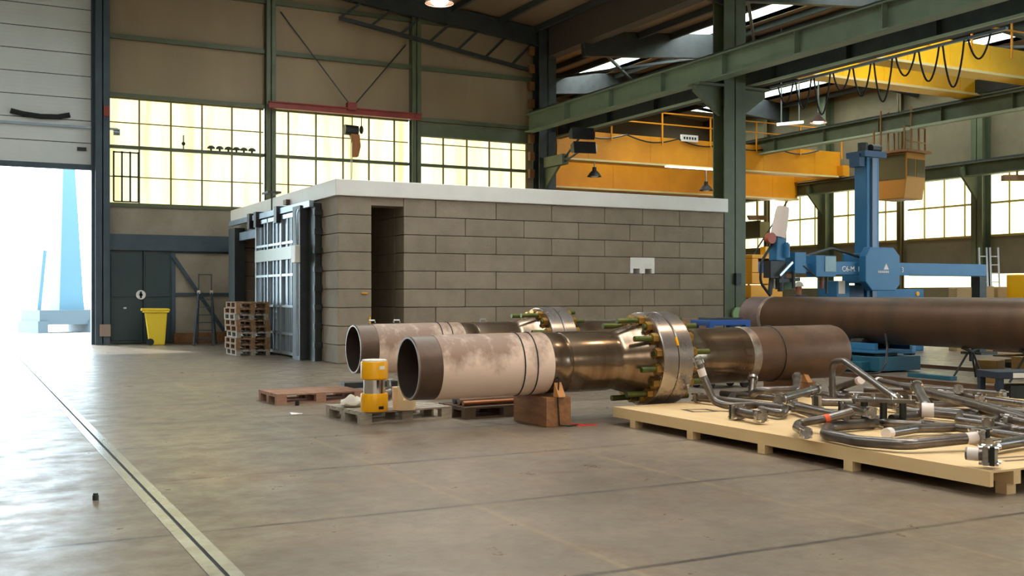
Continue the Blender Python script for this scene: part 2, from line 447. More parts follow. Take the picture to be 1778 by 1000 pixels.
wn = [0]
def window(*_):
    wn[0] += 1; return 'window_%d' % wn[0]
def lantern(zf, x0, x1, y0, y1):
    zt = max(zf(x0), zf(x1)) + 0.75
    o = struct(window(), MB().box((x0, y0, zt), (x1, y1, zt + 0.05)), SKYL, smooth=False)
    c_ = MB(); zb = min(zf(x0), zf(x1))
    c_.box((x0 - .06, y0, zf(x0)), (x0, y1, zt)); c_.box((x1, y0, zf(x1)), (x1 + .06, y1, zt))
    c_.box((x0 - .06, y0 - .06, zb), (x1 + .06, y0, zt)); c_.box((x0 - .06, y1, zb), (x1 + .06, y1 + .06, zt))
    c_.build('curb', MINT, o, smooth=False)
    g = MB(); y = y0 + 1.2
    while y < y1: g.box((x0, y - .02, zt - .06), (x1, y + .02, zt - 0.01)); y += 1.2
    g.build('glazing_bar', ALU, o, smooth=False)
lantern(z2, *L1); lantern(z2, *L2)
lantern(z1, -3.6, -2.0, -2, 28); lantern(z1, 9.0, 10.8, -2, 28)

struct('wall_between', MB().box((18.55, -8, 9.9), (18.95, 44, 11.2)), mat('dark_roof_board', S(72, 62, 54), .7), smooth=False)
# windows of the back wall
def bar_list(pxs): return [XatY(p, YB) for p in pxs]
def back_window(x0, x1, zt, mull):
    o = struct(window(), MB().box((x0, YB + .06, 4.2), (x1, YB + .1, zt)), GLAZB, smooth=False)
    f = MB()
    for x in mull: f.box((x - .022, YB + .0, 4.2), (x + .022, YB + .06, zt))
    for z in (5.0, 6.62): f.box((x0, YB + .01, z - .015), (x1, YB + .06, z + .015))
    f.box((x0, YB - .03, 4.14), (x1, YB + .06, 4.22)); f.box((x0, YB - .02, zt - .02), (x1, YB + .06, zt + .05))
    f.build('window_frame', mat('window_bar', S(120, 104, 56), 0.6), o, smooth=False)
    r = MB(); r.box((x0, YB - .08, 5.83), (x1, YB + .04, 5.93)); r.build('rail', GREEN, o, smooth=False)
back_window(3.95, 8.62, 7.34, bar_list((242, 297, 351, 403, 452)))
back_window(8.92, 13.55, 7.34, bar_list((501, 549, 596, 641, 685)))
back_window(13.9, 18.05, 6.87, bar_list((729, 770, 811, 850, 888)))
for a_, c_ in ((-8.4, -3.6), (-3.2, 1.6), (2.0, 6.8), (7.2, 12.0), (12.4, 17.2)):  # unseen glowing windows added behind the viewer to raise the frontal light
    o = struct(window(), MB().box((a_, -8.0, 4.2), (c_, -7.96, 7.3)), emis('added_front_glazing', (1.0, .93, .82, 1), 2.6), smooth=False)  # added unseen window, glows to raise the frontal light
    f = MB()
    for k in range(6): x = a_ + (c_ - a_) * k / 5; f.box((x - .03, -7.96, 4.2), (x + .03, -7.9, 7.3))
    f.box((a_, -7.96, 5.8), (c_, -7.88, 5.9)); f.build('window_frame', GREEN, o, smooth=False)
# little opening casement in the first window
cf = MB(); xa, xb = XatY(197, YB), XatY(240, YB)
for x in (xa, (xa * 2 + xb) / 3, (xa + 2 * xb) / 3, xb): cf.box((x - .025, YB - .06, 4.25), (x + .025, YB - .02, 5.75))
for z in (4.25, 5.0, 5.72): cf.box((xa, YB - .06, z - .02), (xb, YB - .02, z + .02))
struct('trim_4', cf, DKSTEEL, smooth=False)

# right wall windows: upper band and low band, between the posts
RP = [YatX(p, 34.2) for p in (1333, 1435, 1565, 1705)]              # post lines
step = (RP[0] - RP[-1]) / 3
posts = [RP[0] + step] + RP + [RP[-1] - step, RP[-1] - 2 * step, RP[-1] - 3 * step, RP[-1] - 4 * step]
posts = [44.0] + posts
for a, b in zip(posts[:-1], posts[1:]):
    o = struct(window(), MB().box((XR + .08, b + .12, WZ[0]), (XR + .12, a - .12, WZ[1])), GLAZR, smooth=False)
    f = MB(); f.box((XR + .0, b + .12, 4.88), (XR + .08, a - .12, 4.95)); f.box((XR - .03, b + .12, WZ[0] - .06), (XR + .08, a - .12, WZ[0] + .02))
    n = 4
    for k in range(1, n): y = b + (a - b) * k / n; f.box((XR + .02, y - .02, WZ[0]), (XR + .07, y + .02, WZ[1]))
    f.build('window_frame', mat('window_bar2', S(150, 130, 60), 0.6), o, smooth=False)
    o = struct(window(), MB().box((XR + .08, b + .12, 1.75), (XR + .12, a - .12, 2.25)), GLAZR, smooth=False)

# girts and posts that belong to the wall framing
tn = [5]
def trim(mb, m):
    struct('trim_%d' % tn[0], mb, m, smooth=False); tn[0] += 1
for z, h in ((9.16, .14), (10.75, .14), (7.42, .12)):
    trim(MB().box((3.95, YB - .12, z - h / 2), (XC, YB, z + h / 2)), GREEN)
trim(MB().box((13.9, YB - .10, 6.87), (18.05, YB, 7.3)), GREEN)
trim(MB().box((3.95, YB - .12, 2.8), (18.05, YB + .3, 3.28)), BLUEGREY)
trim(MB().box((3.95, YB - .06, 4.1), (18.05, YB, 4.2)), GREEN)
pm = MB(); pm.box((5.78, YB - .05, 0), (5.9, YB + .02, 2.8)); pm.box((5.9, YB - .04, 1.43), (9.5, YB, 1.53)); pm.box((5.9, YB - .03, 2.74), (9.5, YB, 2.8))
trim(pm, BLUEGREY)
trim(MB().bar((XatY(297, YB), YB - .07, 2.72), (XatY(388, YB), YB - .07, 0.35), 0.05, 0.11), BLUEGREY)

# sectional door over the open doorway
o = thing('door_1', None, None, (0.75, YB + .05, 5.28), kind='structure'); 
d = MB(); z = 5.28
while z < 10.6:
    zt = min(z + .655, 10.6); d.box((-1.8, YB + .04, z + .012), (3.52, YB + .09, zt - .012)); 
    for k in range(1, 6):
        zz = z + (zt - z) * k / 6; d.box((-1.8, YB + .034, zz - .006), (3.52, YB + .04, zz + .006))
    z += .655
d.box((-1.8, YB + .07, 5.28), (3.52, YB + .1, 10.6), 1)
d.build('door_section', [DOORW, DKSTEEL], o, world=True, smooth=False)
d = MB(); d.box((-1.8, YB - .02, 5.14), (3.52, YB + .1, 5.30)); d.build('bottom_seal', BLUEGREY, o, world=True, smooth=False)
d = MB(); xs = [XatY(p, YB) for p in (18, 40, 70, 100, 121)]; zz = [6.73, 6.66, 6.62, 6.64, 6.72]
d.tube([(x, YB - .04, q) for x, q in zip(xs, zz)], .075, 8); d.build('rubber_bumper', RUBBER, o, world=True)
d = MB(); d.box((-1.8, YB - .05, 6.36), (XatY(205, YB), YB - .01, 6.43)); d.cyl((XatY(196, YB), YB - .1, 6.3), (XatY(207, YB), YB - .1, 6.3), .1, 12); d.build('shaft', GALV, o, world=True)
d = MB(); d.box((XatY(134, YB), YB - .03, 5.70), (XatY(150, YB), YB + .03, 5.80)); d.build('door_handle', BLACK, o, world=True, smooth=False)
fr = MB(); fr.box((3.5, YB - .1, 0), (3.66, YB + .15, 10.7)); fr.box((-1.9, YB - .1, 0), (-1.76, YB + .15, 10.6)); trim(fr, BLUEGREY)

struct('wall_back_added_backing', MB().box((3.95, YB + .2, 0), (5.9, YB + .3, 2.8)), LOWPANEL, smooth=False)  # backing added behind the double door to block sky between its leaves
# dark double door in the back wall
o = thing('door_2', None, None, (5.0, YB, 0), kind='structure')
xm = XatY(248, YB)
for a, b in ((3.98, xm - .01), (xm + .01, 5.78)):
    d = MB(); d.box((a, YB - .04, 0.02), (b, YB + .04, 2.8)); d.box((a + .05, YB - .06, .1), (b - .05, YB - .04, 1.3)); d.box((a + .05, YB - .06, 1.4), (b - .05, YB - .04, 2.7))
    d.build('door_leaf', DKGREEN, o, world=True, smooth=False, bevel=.01)
d = MB(); c0 = Vector((XatY(244, YB), YB - .07, 1.47)); d.lathe([(0, .14), (.01, .14)], c0, 'y', 24)
d.build('round_sticker', WHITEM, o, world=True)
d = MB(); d.lathe([(-.012, .055), (.0, .055)], c0 + Vector((0, 0, 0.0)), 'y', 16); d.box(c0 + Vector((-.03, -.012, -.1)), c0 + Vector((.03, 0, .1)))
d.build('pictogram', BLUEGREY, o, world=True)
d = MB(); d.box((XatY(214, YB), YB - .085, 1.05), (XatY(219, YB), YB - .06, 1.1)); d.build('door_handle', ALU, o, world=True)

# ================================================================== STEEL FRAME
def hcol(name, label, x, y, z0, z1, w_, d_, m, group=None, plates=(), t=0.035, along='x'):
    o = thing(name, label, 'column', (x, y, z0), 0, group)
    b = MB()
    if along == 'x':
        b.box((-w_ / 2, -d_ / 2, 0), (-w_ / 2 + t, d_ / 2, z1 - z0)); b.box((w_ / 2 - t, -d_ / 2, 0), (w_ / 2, d_ / 2, z1 - z0)); b.box((-w_ / 2, -.015, 0), (w_ / 2, .015, z1 - z0))
    else:
        b.box((-w_ / 2, -d_ / 2, 0), (w_ / 2, -d_ / 2 + t, z1 - z0)); b.box((-w_ / 2, d_ / 2 - t, 0), (w_ / 2, d_ / 2, z1 - z0)); b.box((-.015, -d_ / 2, 0), (.015, d_ / 2, z1 - z0))
    b.build('shaft', m, o, smooth=False)
    return o
# door post and wind posts of the back wall
hcol('steel_column', 'wide blue grey steel post between the open doorway and the first bright window', 3.775, YB - .2, 0, 12.2, .40, .4, BLUEGREY, along='y')
hcol('steel_column', 'slim green wall post with white marks between the first two bright windows', 8.78, YB - .15, 0, 12.0, .3, .3, GREEN, along='y')
hcol('steel_column', 'slim green wall post at the end of the red hoist beam', 13.72, YB - .15, 0, 11.5, .32, .3, GREEN, along='y')
o = hcol('steel_column', 'dark corner column behind the roof slab carrying the far end of the runway beam', XC - .1, YB - .55, 0, 10.95, .68, .5, DKSTEEL, along='y')
b = MB()
for k in range(8):
    z = 5.6 + k * .62; b.box((-.55, .05, z), (-.36, .2, z + .3))
b.build('cleat', mat('brown_cleat', S(120, 78, 40), 0.7), o, smooth=False)
# main column with arms
XM, YM = XC, 22.95
o = hcol('steel_column', 'big green steel column with bracket arms beside the concrete block hut', XM, YM, 0, 10.7, .72, .5, GREEN, along='y')
b = MB(); b.prism([(-.36, 6.3), (-.36, 7.1), (-1.2, 7.1), (-1.2, 6.9)], 'y', -.06, .06); b.box((-1.2, -.25, 7.06), (-.36, .25, 7.12)); b.build('bracket_arm', GREEN, o, smooth=False)
b = MB(); b.prism([(.36, 6.3), (.36, 7.1), (1.2, 7.1), (1.2, 6.9)], 'y', -.06, .06); b.box((.36, -.25, 7.06), (1.2, .25, 7.12)); b.build('bracket_arm', GREEN, o, smooth=False)
b = MB(); b.lathe([(-.36, .19), (-.3, .19)], (0.02, 0, .95), 'y', 20); b.build('round_plate', mat('pale_green', S(130, 160, 110), 0.6), o)
b = MB(); b.box((-.05, -.36, 1.75), (.12, -.25, 2.05)); b.build('switch_box', DKSTEEL, o, smooth=False)
for Y, lab in ((12.3, 'green steel column beyond the frame carrying the near end of the runway beams'),):
    hcol('steel_column', lab, XM, Y, 0, 10.7, .72, .5, GREEN, along='y')
# posts of the right wall
for i, (px, lab) in enumerate(((1333, 'thin brown wall post nearest the hut seen between bright yellow windows'), (1435, 'green wall post with gusset left of the tall blue mast'),
                               (1565, 'thin wall post behind the hanging yellow crane cab'), (1705, 'wide green wall post with gusset behind the leaning ladders'))):
    y = YatX(px, 34.2); big = i in (1, 3)
    o = hcol('wall_post', lab, 34.15, y, 0, 10.2, .5 if big else .2, .5 if big else .22, GREEN if big else mat('brown_green', S(96, 84, 48), 0.6), None, along='x')
    if big:
        b = MB(); b.prism([(-.25, 5.0), (-.25, 6.2), (-1.1, 6.2), (-1.1, 5.9)], 'y', -.05, .05); b.build('gusset', GREEN, o, smooth=False)
        o['category'] = 'column'
# runway beams
def runway(label, X, z, h, y0, y1, m, wf=.36, plate=False):
    o = thing('runway_beam', label, 'beam', (X, y0, z))
    b = MB(); b.beamI((0, 0, 0), (0, y1 - y0, 0), h, wf, .04, .03)
    y = 1.0
    while y < y1 - y0 - .5:
        b.box((-wf / 2 + .01, y - .01, .04), (wf / 2 - .01, y + .01, h - .04)); y += 2.7
    b.build('girder', m, o, smooth=False)
    b = MB(); b.box((-.04, 0, h), (.04, y1 - y0, h + .09)); b.build('crane_rail', DKSTEEL, o, smooth=False)
    return o
o = runway('pale green runway beam on the hut side of the big column', 17.75, 7.14, .62, -6, YB - .82, GREEN2)
# walkway rail on top of it
b = MB()
for yy in (10.6, 12.4):
    b.cyl((-.1, yy, .62), (-.1, yy, 1.75), .025, 6)
b.cyl((-.1, 10.2, 1.72), (-.1, 12.8, 1.72), .022, 6); b.cyl((-.1, 10.2, 1.2), (-.1, 12.8, 1.2), .018, 6)
b.build('hand_rail', mat('pale_rail', S(150, 150, 130), 0.5), o)
o2 = runway('dark runway beam on the crane side of the big column', 19.4, 7.16, .62, -6, 43.5, DKSTEEL)
o3 = runway('long green runway beam crossing in front of the yellow cab hangers', 29.0, 7.15, .58, -6, 43.5, GREEN)
runway('dark green low runway beam along the right wall windows', 33.35, 5.85, .5, -6, 43.5, GREEN)
FLANGEHL = mat('flange_highlight_tone', S(150, 164, 138), .45)
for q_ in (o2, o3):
    b = MB(); b.box((-.2, .1, -.012), (-.12, 49.2, .0)); b.box((-.2, .1, 0), (-.185, 49.2, .05)); b.build('flange_highlight', FLANGEHL, q_, smooth=False)  # highlight along the lower flange edges, put in as pale strips
# roof rafters and purlins
for Y in (22.95, 30.6, 38.2, 15.3):
    b = MB()
    for (xa, xb) in ((XC, 26.5), (26.5, XR)):
        b.bar((xa, Y, z2(xa) - .42), (xb, Y, z2(xb) - .42), .22, .84)
    trim(b, DKSTEEL)
for Y in (YB - .35, 22.95):
    b = MB(); b.bar((4.8, Y, z1(4.8) - .4), (XC, Y, z1(XC) - .35), .2, .6); b.bar((11, Y, z1(11) - 1.3), (XC, Y, z1(XC) - 1.6), .12, .12)
    for k in range(7):
        xa = 11 + k * 1.05; b.bar((xa, Y, z1(xa) - 1.3 - k * .04), (xa + 1.0, Y, z1(xa + 1) - .4), .08, .08)
    trim(b, DKSTEEL)
X = XC + .9
PUR = mat('purlin_steel', S(52, 54, 54), 0.6)
while X < XR - .3:
    if not (L1[0] - .1 < X < L1[1] + .1 or L2[0] - .1 < X < L2[1] + .1):
        trim(MB().box((X - .06, 4, z2(X) - .22), (X + .06, 44, z2(X) - .02)), PUR)
    X += 1.32
X = 9.2 - .4
for X in (11.4, 13.2, 15.0, 16.8, 18.2):
    trim(MB().box((X - .06, 4, z1(X) - .22), (X + .06, YB, z1(X) - .02)), PUR)
# sway bracing under the crane hall roof
b = MB()
for (xa, ya, xb, yb) in ((19.2, 30.6, 26.0, 38.2), (26.0, 30.6, 19.2, 38.2), (19.2, 22.95, 26.0, 30.6), (27, 22.95, 33.6, 30.6), (33.6, 22.95, 27, 30.6)):
    b.bar((xa, ya, z2(xa) - .5), (xb, yb, z2(xb) - .5), .09, .09)
trim(b, DKSTEEL)

# ================================================================== CONCRETE BLOCK HUT
HX0, HX1, HY0, HY1, HZ = 7.2, 17.57, 21.9, 31.6, 3.6
hut = thing('block_hut', 'large hut of grey concrete blocks with white flat roof slab and steel sliding door', 'building', (HX0, HY0, 0))
def block_run(mb, horiz, fixed, depth, joints, z, h, gap=.012):
    for a, b in zip(joints[:-1], joints[1:]):
        if horiz: mb.box((a + gap / 2, fixed, z + gap / 2), (b - gap / 2, fixed + depth, z + h - gap / 2))
        else: mb.box((fixed, a + gap / 2, z + gap / 2), (fixed + depth, b - gap / 2, z + h - gap / 2))
DX0, DX1 = 7.97, 8.71
b = MB(); even = [8.71, 9.48, 10.99, 12.46, 13.94, 15.05, 16.17, HX1]; odd = [8.71, 10.21, 11.72, 13.2, 14.67, 15.4, 16.9, HX1]
for k in range(9):                                   # k counts courses from the floor, the top course is 8
    j = even if (8 - k) % 2 == 0 else odd
    if k == 5: block_run(b, True, HY0, .55, [x for x in j if x <= 14.68], k * .4, .4); block_run(b, True, HY0, .55, [x for x in j if x >= 15.39], k * .4, .4)
    else: block_run(b, True, HY0, .55, j, k * .4, .4)
b.build('front_wall', BLOCK, hut, world=True, smooth=False, bevel=.012)
b = MB()
for k in range(9): block_run(b, True, HY0, .9, [HX0, DX0], k * .4, .4)
b.build('corner_pier', BLOCK, hut, world=True, smooth=False, bevel=.012)
b = MB()
for k in range(9):
    off = .75 if k % 2 else 0
    for (a, c) in ((HY0 + .9, 24.6), (30.4, HY1)):
        js = [a] + [y for y in (HY0 + .9 + off + 1.5 * i for i in range(8)) if a + .2 < y < c - .2] + [c]
        block_run(b, False, HX0, .55, js, k * .4, .4)
block_run(b, False, HX0, .55, [24.6, 26.5, 28.5, 30.4], 3.2, .4)
b.build('side_wall', BLOCK, hut, world=True, smooth=False, bevel=.012)
b = MB()
for k in range(9):
    block_run(b, False, HX1 - .55, .55, [HY0 + .56, 23.2, 24.7, 26.2, 27.7, 29.2, 30.5, HY1], k * .4, .4)
    block_run(b, True, HY1 - .55, .55, [HX0 + .56, 9, 10.5, 12, 13.5, 15, 16.3, HX1 - .56], k * .4, .4)
b.build('rear_wall', BLOCK, hut, world=True, smooth=False, bevel=.012)
b = MB()
for k in range(9):
    block_run(b, False, DX1, .5, [HY0 + .56, HY0 + 1.6, HY0 + 2.6], k * .4, .4)
    block_run(b, True, HY0 + 2.1, .5, [HX0 + .56, DX1], k * .4, .4)
b.build('inner_wall', BLOCK, hut, world=True, smooth=False)
b = MB(); b.box((14.67 + .005, HY0 - .012, 2.0 + .12), (15.4 - .005, HY0 + .5, 2.4 - .005))
for a, c in ((14.675, 14.76), (14.95, 15.11), (15.31, 15.395)): b.box((a, HY0 - .012, 2.005), (c, HY0 + .5, 2.12))
o = b.build('fork_block', WHITE, hut, world=True, smooth=False); o['label'] = 'white painted block with two fork notches'
b = MB(); b.box((DX0, HY0 + .02, 3.42), (DX1, HY0 + .6, 3.6)); b.build('lintel', BLOCK, hut, world=True, smooth=False)
b = MB(); b.box((HX0 - .06, HY0 - .06, HZ), (HX1 + .1, HY1 + .08, 3.95)); b.build('roof_slab', WHITE, hut, world=True, smooth=False, bevel=.015)
b = MB(); b.box((DX0 - .24, HY0 - .03, 1.5), (DX0 - .1, HY0 - .005, 1.525)); b.build('yellow_mark', YELP, hut, world=True, smooth=False)
b = MB(); b.box((DX0 - .06, HY0 - .02, 0.7), (DX0 - .03, HY0 + .01, 1.0)); b.build('yellow_mark', YELP, hut, world=True, smooth=False)
# steel frame and sliding door of the side face
b = MB(); b.box((HX0 - .16, 23.0, 0), (HX0 - .02, 23.55, 3.52)); b.box((HX0 - .34, 23.55, 0), (HX0 - .02, 24.15, 3.5))
for k in range(8): b.box((HX0 - .2, 22.9, .3 + k * .42), (HX0 - .02, 23.02, .42 + k * .42))
b.build('door_frame', DKSTEEL, hut, world=True, smooth=False)
b = MB(); b.box((HX0 - .3, 30.1, 0), (HX0 - .02, 30.85, 3.35)); b.build('door_jamb', DKSTEEL, hut, world=True, smooth=False)
b = MB(); b.bar((HX0 - .24, 23.0, 3.5), (HX0 - .24, 30.9, 3.5), .1, .14); b.bar((HX0 - .12, 27.9, 3.1), (HX0 - .12, 30.1, 3.1), .12, .22); o = b.build('door_track', GALV, hut, world=True, smooth=False)
for y in (25.6, 27.6, 28.3): 
    q = MB(); q.box((HX0 - .36, y - .12, 3.22), (HX0 - .1, y + .12, 3.62)); q.build('hanger', BLACK, o, world=True, smooth=False)
dr = MB(); dr.box((HX0 - .16, 24.2, .06), (HX0 - .12, 27.96, 3.38))
for i in range(13):
    y = 24.3 + i * .29; dr.box((HX0 - .185, y, .06), (HX0 - .16, y + .12, 3.38))
sd = dr.build('sliding_door', GALV, hut, world=True, smooth=False); sd['label'] = 'ribbed galvanised sliding door'
fr = MB()
for y in (24.2, 25.45, 26.7, 27.9): fr.box((HX0 - .25, y, .05), (HX0 - .18, y + .08, 3.4))
fr.box((HX0 - .25, 24.2, 3.3), (HX0 - .18, 27.98, 3.4)); fr.box((HX0 - .25, 24.2, .05), (HX0 - .18, 27.98, .12))
for z in (2.72, 1.95, 1.2, .55): fr.box((HX0 - .24, 24.2, z - .03), (HX0 - .18, 27.98, z + .03))
for i in range(3):
    for k in range(2):
        y = 24.2 + i * 1.25 + .45 + k * .35; fr.box((HX0 - .22, y, .06), (HX0 - .18, y + .04, 3.35))
fr.build('door_bars', ALU, sd, world=True, smooth=False)
q = MB(); q.box((HX0 - .262, 24.2, 2.32), (HX0 - .18, 27.98, 2.62)); q.build('cross_plate', mat('worn_steel', S(150, 150, 140), 0.4, 0.6), sd, world=True, smooth=False)
q = MB(); q.box((HX0 - .35, 26.9, .95), (HX0 - .24, 27.1, 1.3)); q.build('lock', BLACK, sd, world=True, smooth=False)
q = MB(); q.tube([(HX0 - .37, 23.62, 3.4), (HX0 - .42, 23.56, 3.3), (HX0 - .42, 23.5, 3.0), (HX0 - .4, 23.55, 2.7), (HX0 - .4, 23.55, .1)], .03, 6); q.build('cable_hose', GALV, hut, world=True)
q = MB(); q.box((HX0 - .48, 23.45, 2.2), (HX0 - .36, 23.8, 2.6)); q.build('control_box', WHITE, hut, world=True, smooth=False, bevel=.01)
q = MB(); q.cyl((HX0 - .07, 27.0, 3.6), (HX0 - .07, 27.0, 4.05), .02, 6); q.box((HX0 - .25, 26.7, 4.05), (HX0 + .1, 27.3, 4.1)); q.build('vent_cap', DKSTEEL, hut, world=True)
q = MB(); q.box((HX0 - .16, 25.35, 3.66), (HX0 - .06, 25.6, 3.78)); q.build('junction_box', RUST, hut, world=True, smooth=False)

# ================================================================== PALLETS
PMESH = {}
def shared(key, mb_fn, name, m, parent, loc):
    if key in PMESH:
        o = PMESH[key].copy(); C.objects.link(o); o.parent = parent
    else:
        o = mb_fn().build(name, m, parent, smooth=False); PMESH[key] = o
    o.location = loc; return o
def make_pallet(label, loc, rz, L=1.2, W=.8, m=WOODO, group=None):
    o = thing('pallet', label, 'pallet', loc, rz, group)
    b = MB()
    n = 5 if W < .95 else 6
    bw = W / (n + (n - 1) * .35)
    for i in range(n):
        y = i * (W - bw) / (n - 1); b.box((0, y, .122), (L, y + bw, .144))
    b.build('deck', m, o, smooth=False)
    for x in (0, L / 2 - .07, L - .14):
        shared(('cb', W, m.name), lambda: MB().box((0, 0, 0), (.14, W, .022)), 'cross_board', m, o, (x, 0, .1))
        for y in (0, W / 2 - .05, W - .1):
            shared(('bl', m.name), lambda: MB().box((0, 0, 0), (.14, .1, .078)), 'spacer_block', m, o, (x, y, .022))
    for y in (0, W / 2 - .05, W - .1):
        shared(('sk', L, m.name), lambda: MB().box((0, 0, 0), (L, .1, .022)), 'skid_board', m, o, (0, y, 0))
    return o
words = ['lowest pallet of the stack in front of the hut sliding door', 'second pallet up in the stack by the sliding door', 'third pallet up in the stack by the sliding door', 'fourth pallet up in the stack by the sliding door',
         'middle pallet of the stack by the sliding door', 'sixth pallet up in the stack, sliding slightly out to one side', 'third pallet from the top of the stack by the sliding door, sticking out furthest', 'second pallet from the top of the stack by the sliding door', 'topmost pallet of the stack in front of the hut sliding door']
for k in range(9):
    mm = WOODO if k in (1, 2, 5, 7, 8, 4) else WOODG
    dx = random.uniform(-.03, .03) - (.05 if k == 6 else 0)
    a = random.uniform(-.03, .03)
    make_pallet(words[k], (6.80 + dx, 25.86 + random.uniform(-.02, .02), k * .1445), PI / 2 + a, 1.2, .82, mm, 'stacked pallets')
make_pallet('flat empty pallet with reddish boards lying on the open floor', (3.82, 14.2, 0), .04, 1.25, .85, mat('reddish_pallet_wood', S(170, 128, 106), 0.8, 0, S(130, 96, 74), 5, stretch=(1, 6, 6), island=.15))
PZ = .144
pal = make_pallet('grey pallet carrying the yellow jack and the cream pot', (4.10, 11.62, 0), .10, 1.2, 1.0, WOODG)
make_pallet('dark pallet of scrap bars under the nearer flanged pipe', (5.36, 11.5, 0), .06, 1.2, .7, mat('dark_pallet_wood', S(96, 74, 54), 0.85, 0, S(70, 54, 40), 5, island=.15))
# bars on the dark pallet
for i, (y, r, mt, lab) in enumerate(((11.55, .03, mat('copper_bar', S(150, 96, 62), .4, .7), 'copper coloured bar on the dark pallet, nearest the floor edge'),
                             (11.68, .045, RUST, 'rusty bar behind the copper coloured bar'), (11.82, .04, DKSTEEL, 'dark bar at the back of the dark pallet'))):
    b = MB(); b.cyl((5.4, y + .1, PZ + r + .004), (6.4 - i * .08, y + .16, PZ + r + .004), r, 12); tag(b.build('steel_bar', mt), lab, 'bar', 'bars on the dark pallet')

# yellow hydraulic jack on the pallet
g = pt(650, 711, 12.35); jx, jy = g.x, g.y
o = thing('hydraulic_jack', 'bright yellow two part cylinder jack with chrome waist on the grey pallet', 'jack', (jx, jy, PZ))
b = MB(); b.lathe([(0, .14), (.0, .155), (.012, .158), (.19, .158), (.205, .152), (.205, .10)], n=40); b.build('base_cylinder', YELP, o)
b = MB(); b.lathe([(.205, .125), (.365, .125)], n=40); b.build('chrome_ram', CHROME, o)
b = MB(); b.lathe([(.365, .11), (.365, .148), (.38, .158), (.56, .158), (.575, .15)], n=40); b.build('upper_cylinder', YELP, o)
b = MB(); b.lathe([(.575, .145), (.59, .145), (.595, .14)], n=32); b.build('top_cap', WHITE, o)
def patch(a0, a1, z0_, z1_, R_, n=6):
    mb = MB(); vs = []
    for i in range(n + 1):
        a = a0 + (a1 - a0) * i / n; x = R_ * (-sn * math.cos(a) + cs * math.sin(a)); y = R_ * (-cs * math.cos(a) - sn * math.sin(a))
        k_ = 1 - .003 / R_; vs += [(x, y, z0_), (x, y, z1_), (x * k_, y * k_, z1_), (x * k_, y * k_, z0_)]
    fs = [(0, 1, 2, 3), (4 * n, 4 * n + 3, 4 * n + 2, 4 * n + 1)]
    for i in range(n):
        for j in range(4): fs.append((4 * i + j, 4 * i + (j + 1) % 4, 4 * i + 4 + (j + 1) % 4, 4 * i + 4 + j))
    return mb.add(vs, fs)
patch(.5, .95, .485, .525, .1605).build('maker_plate', WHITE, o)
patch(.45, .85, .03, .065, .1605).build('black_marking', BLACK, o)
# cream pot
g = pt(702, 707, 12.5)
o = thing('plastic_pot', 'round cream plastic pot with a notched rim on the grey pallet', 'pot', (g.x, g.y, PZ))
b = MB(); b.lathe([(0, .13), (.12, .14), (.12, .125), (.02, .12), (.02, 0.001)], n=32); b.build('body', CREAM, o)
b = MB(); 
n = 14
for i in range(n):
    a = 1.9 + i * .17; b.bar((.133 * math.cos(a), .133 * math.sin(a), .19), (.133 * math.cos(a + .18), .133 * math.sin(a + .18), .19), .014, .15)
b.build('raised_rim', CREAM, o)
# pale bag
g = pt(612, 702, 12.75)
b = MB(); b.sph((g.x, g.y, PZ + .055), .15, 16, 8, sc_=(1.0, .8, .38)); o = b.build('cloth_bag', BAG)
for v in o.data.vertices:
    if v.co.z < PZ + .004: v.co.z = PZ + .003
    else: v.co.z += .05 * math.sin(v.co.x * 23) * math.cos(v.co.y * 31) * (v.co.z - PZ) / .1
tag(o, 'crumpled pale cloth bag beside the yellow jack', 'bag')
# small chrome valve and timber behind
g = fl(676, 676, 0.12)
o = thing('gate_valve', 'small shiny metal valve lying behind the yellow jack', 'valve', (g.x, g.y, 0.0))
b = MB(); b.lathe([(-.16, .07), (-.13, .07), (-.13, .05), (-.06, .05), (0, .085), (.06, .05), (.13, .05), (.13, .07), (.16, .07)], (0, 0, .09), 'x', 20); b.build('body', SPOOLF, o)
b = MB(); b.cyl((0, 0, .15), (0, .02, .26), .03, 12); b.build('bonnet', SPOOLF, o)
b = MB(); b.lathe([(0, .06), (.02, .06)], (0, .02, .26), 'z', 16); b.build('hand_wheel', WHITE, o)
g = fl(626, 668, .04)
b = MB(); b.box((g.x - .3, g.y - .1, 0), (g.x + .6, g.y + .1, .09)); tag(b.build('timber_baulk', DKSTEEL, smooth=False, bevel=.006), 'dark flat baulk on the floor under the left end of the far flanged pipe', 'timber')

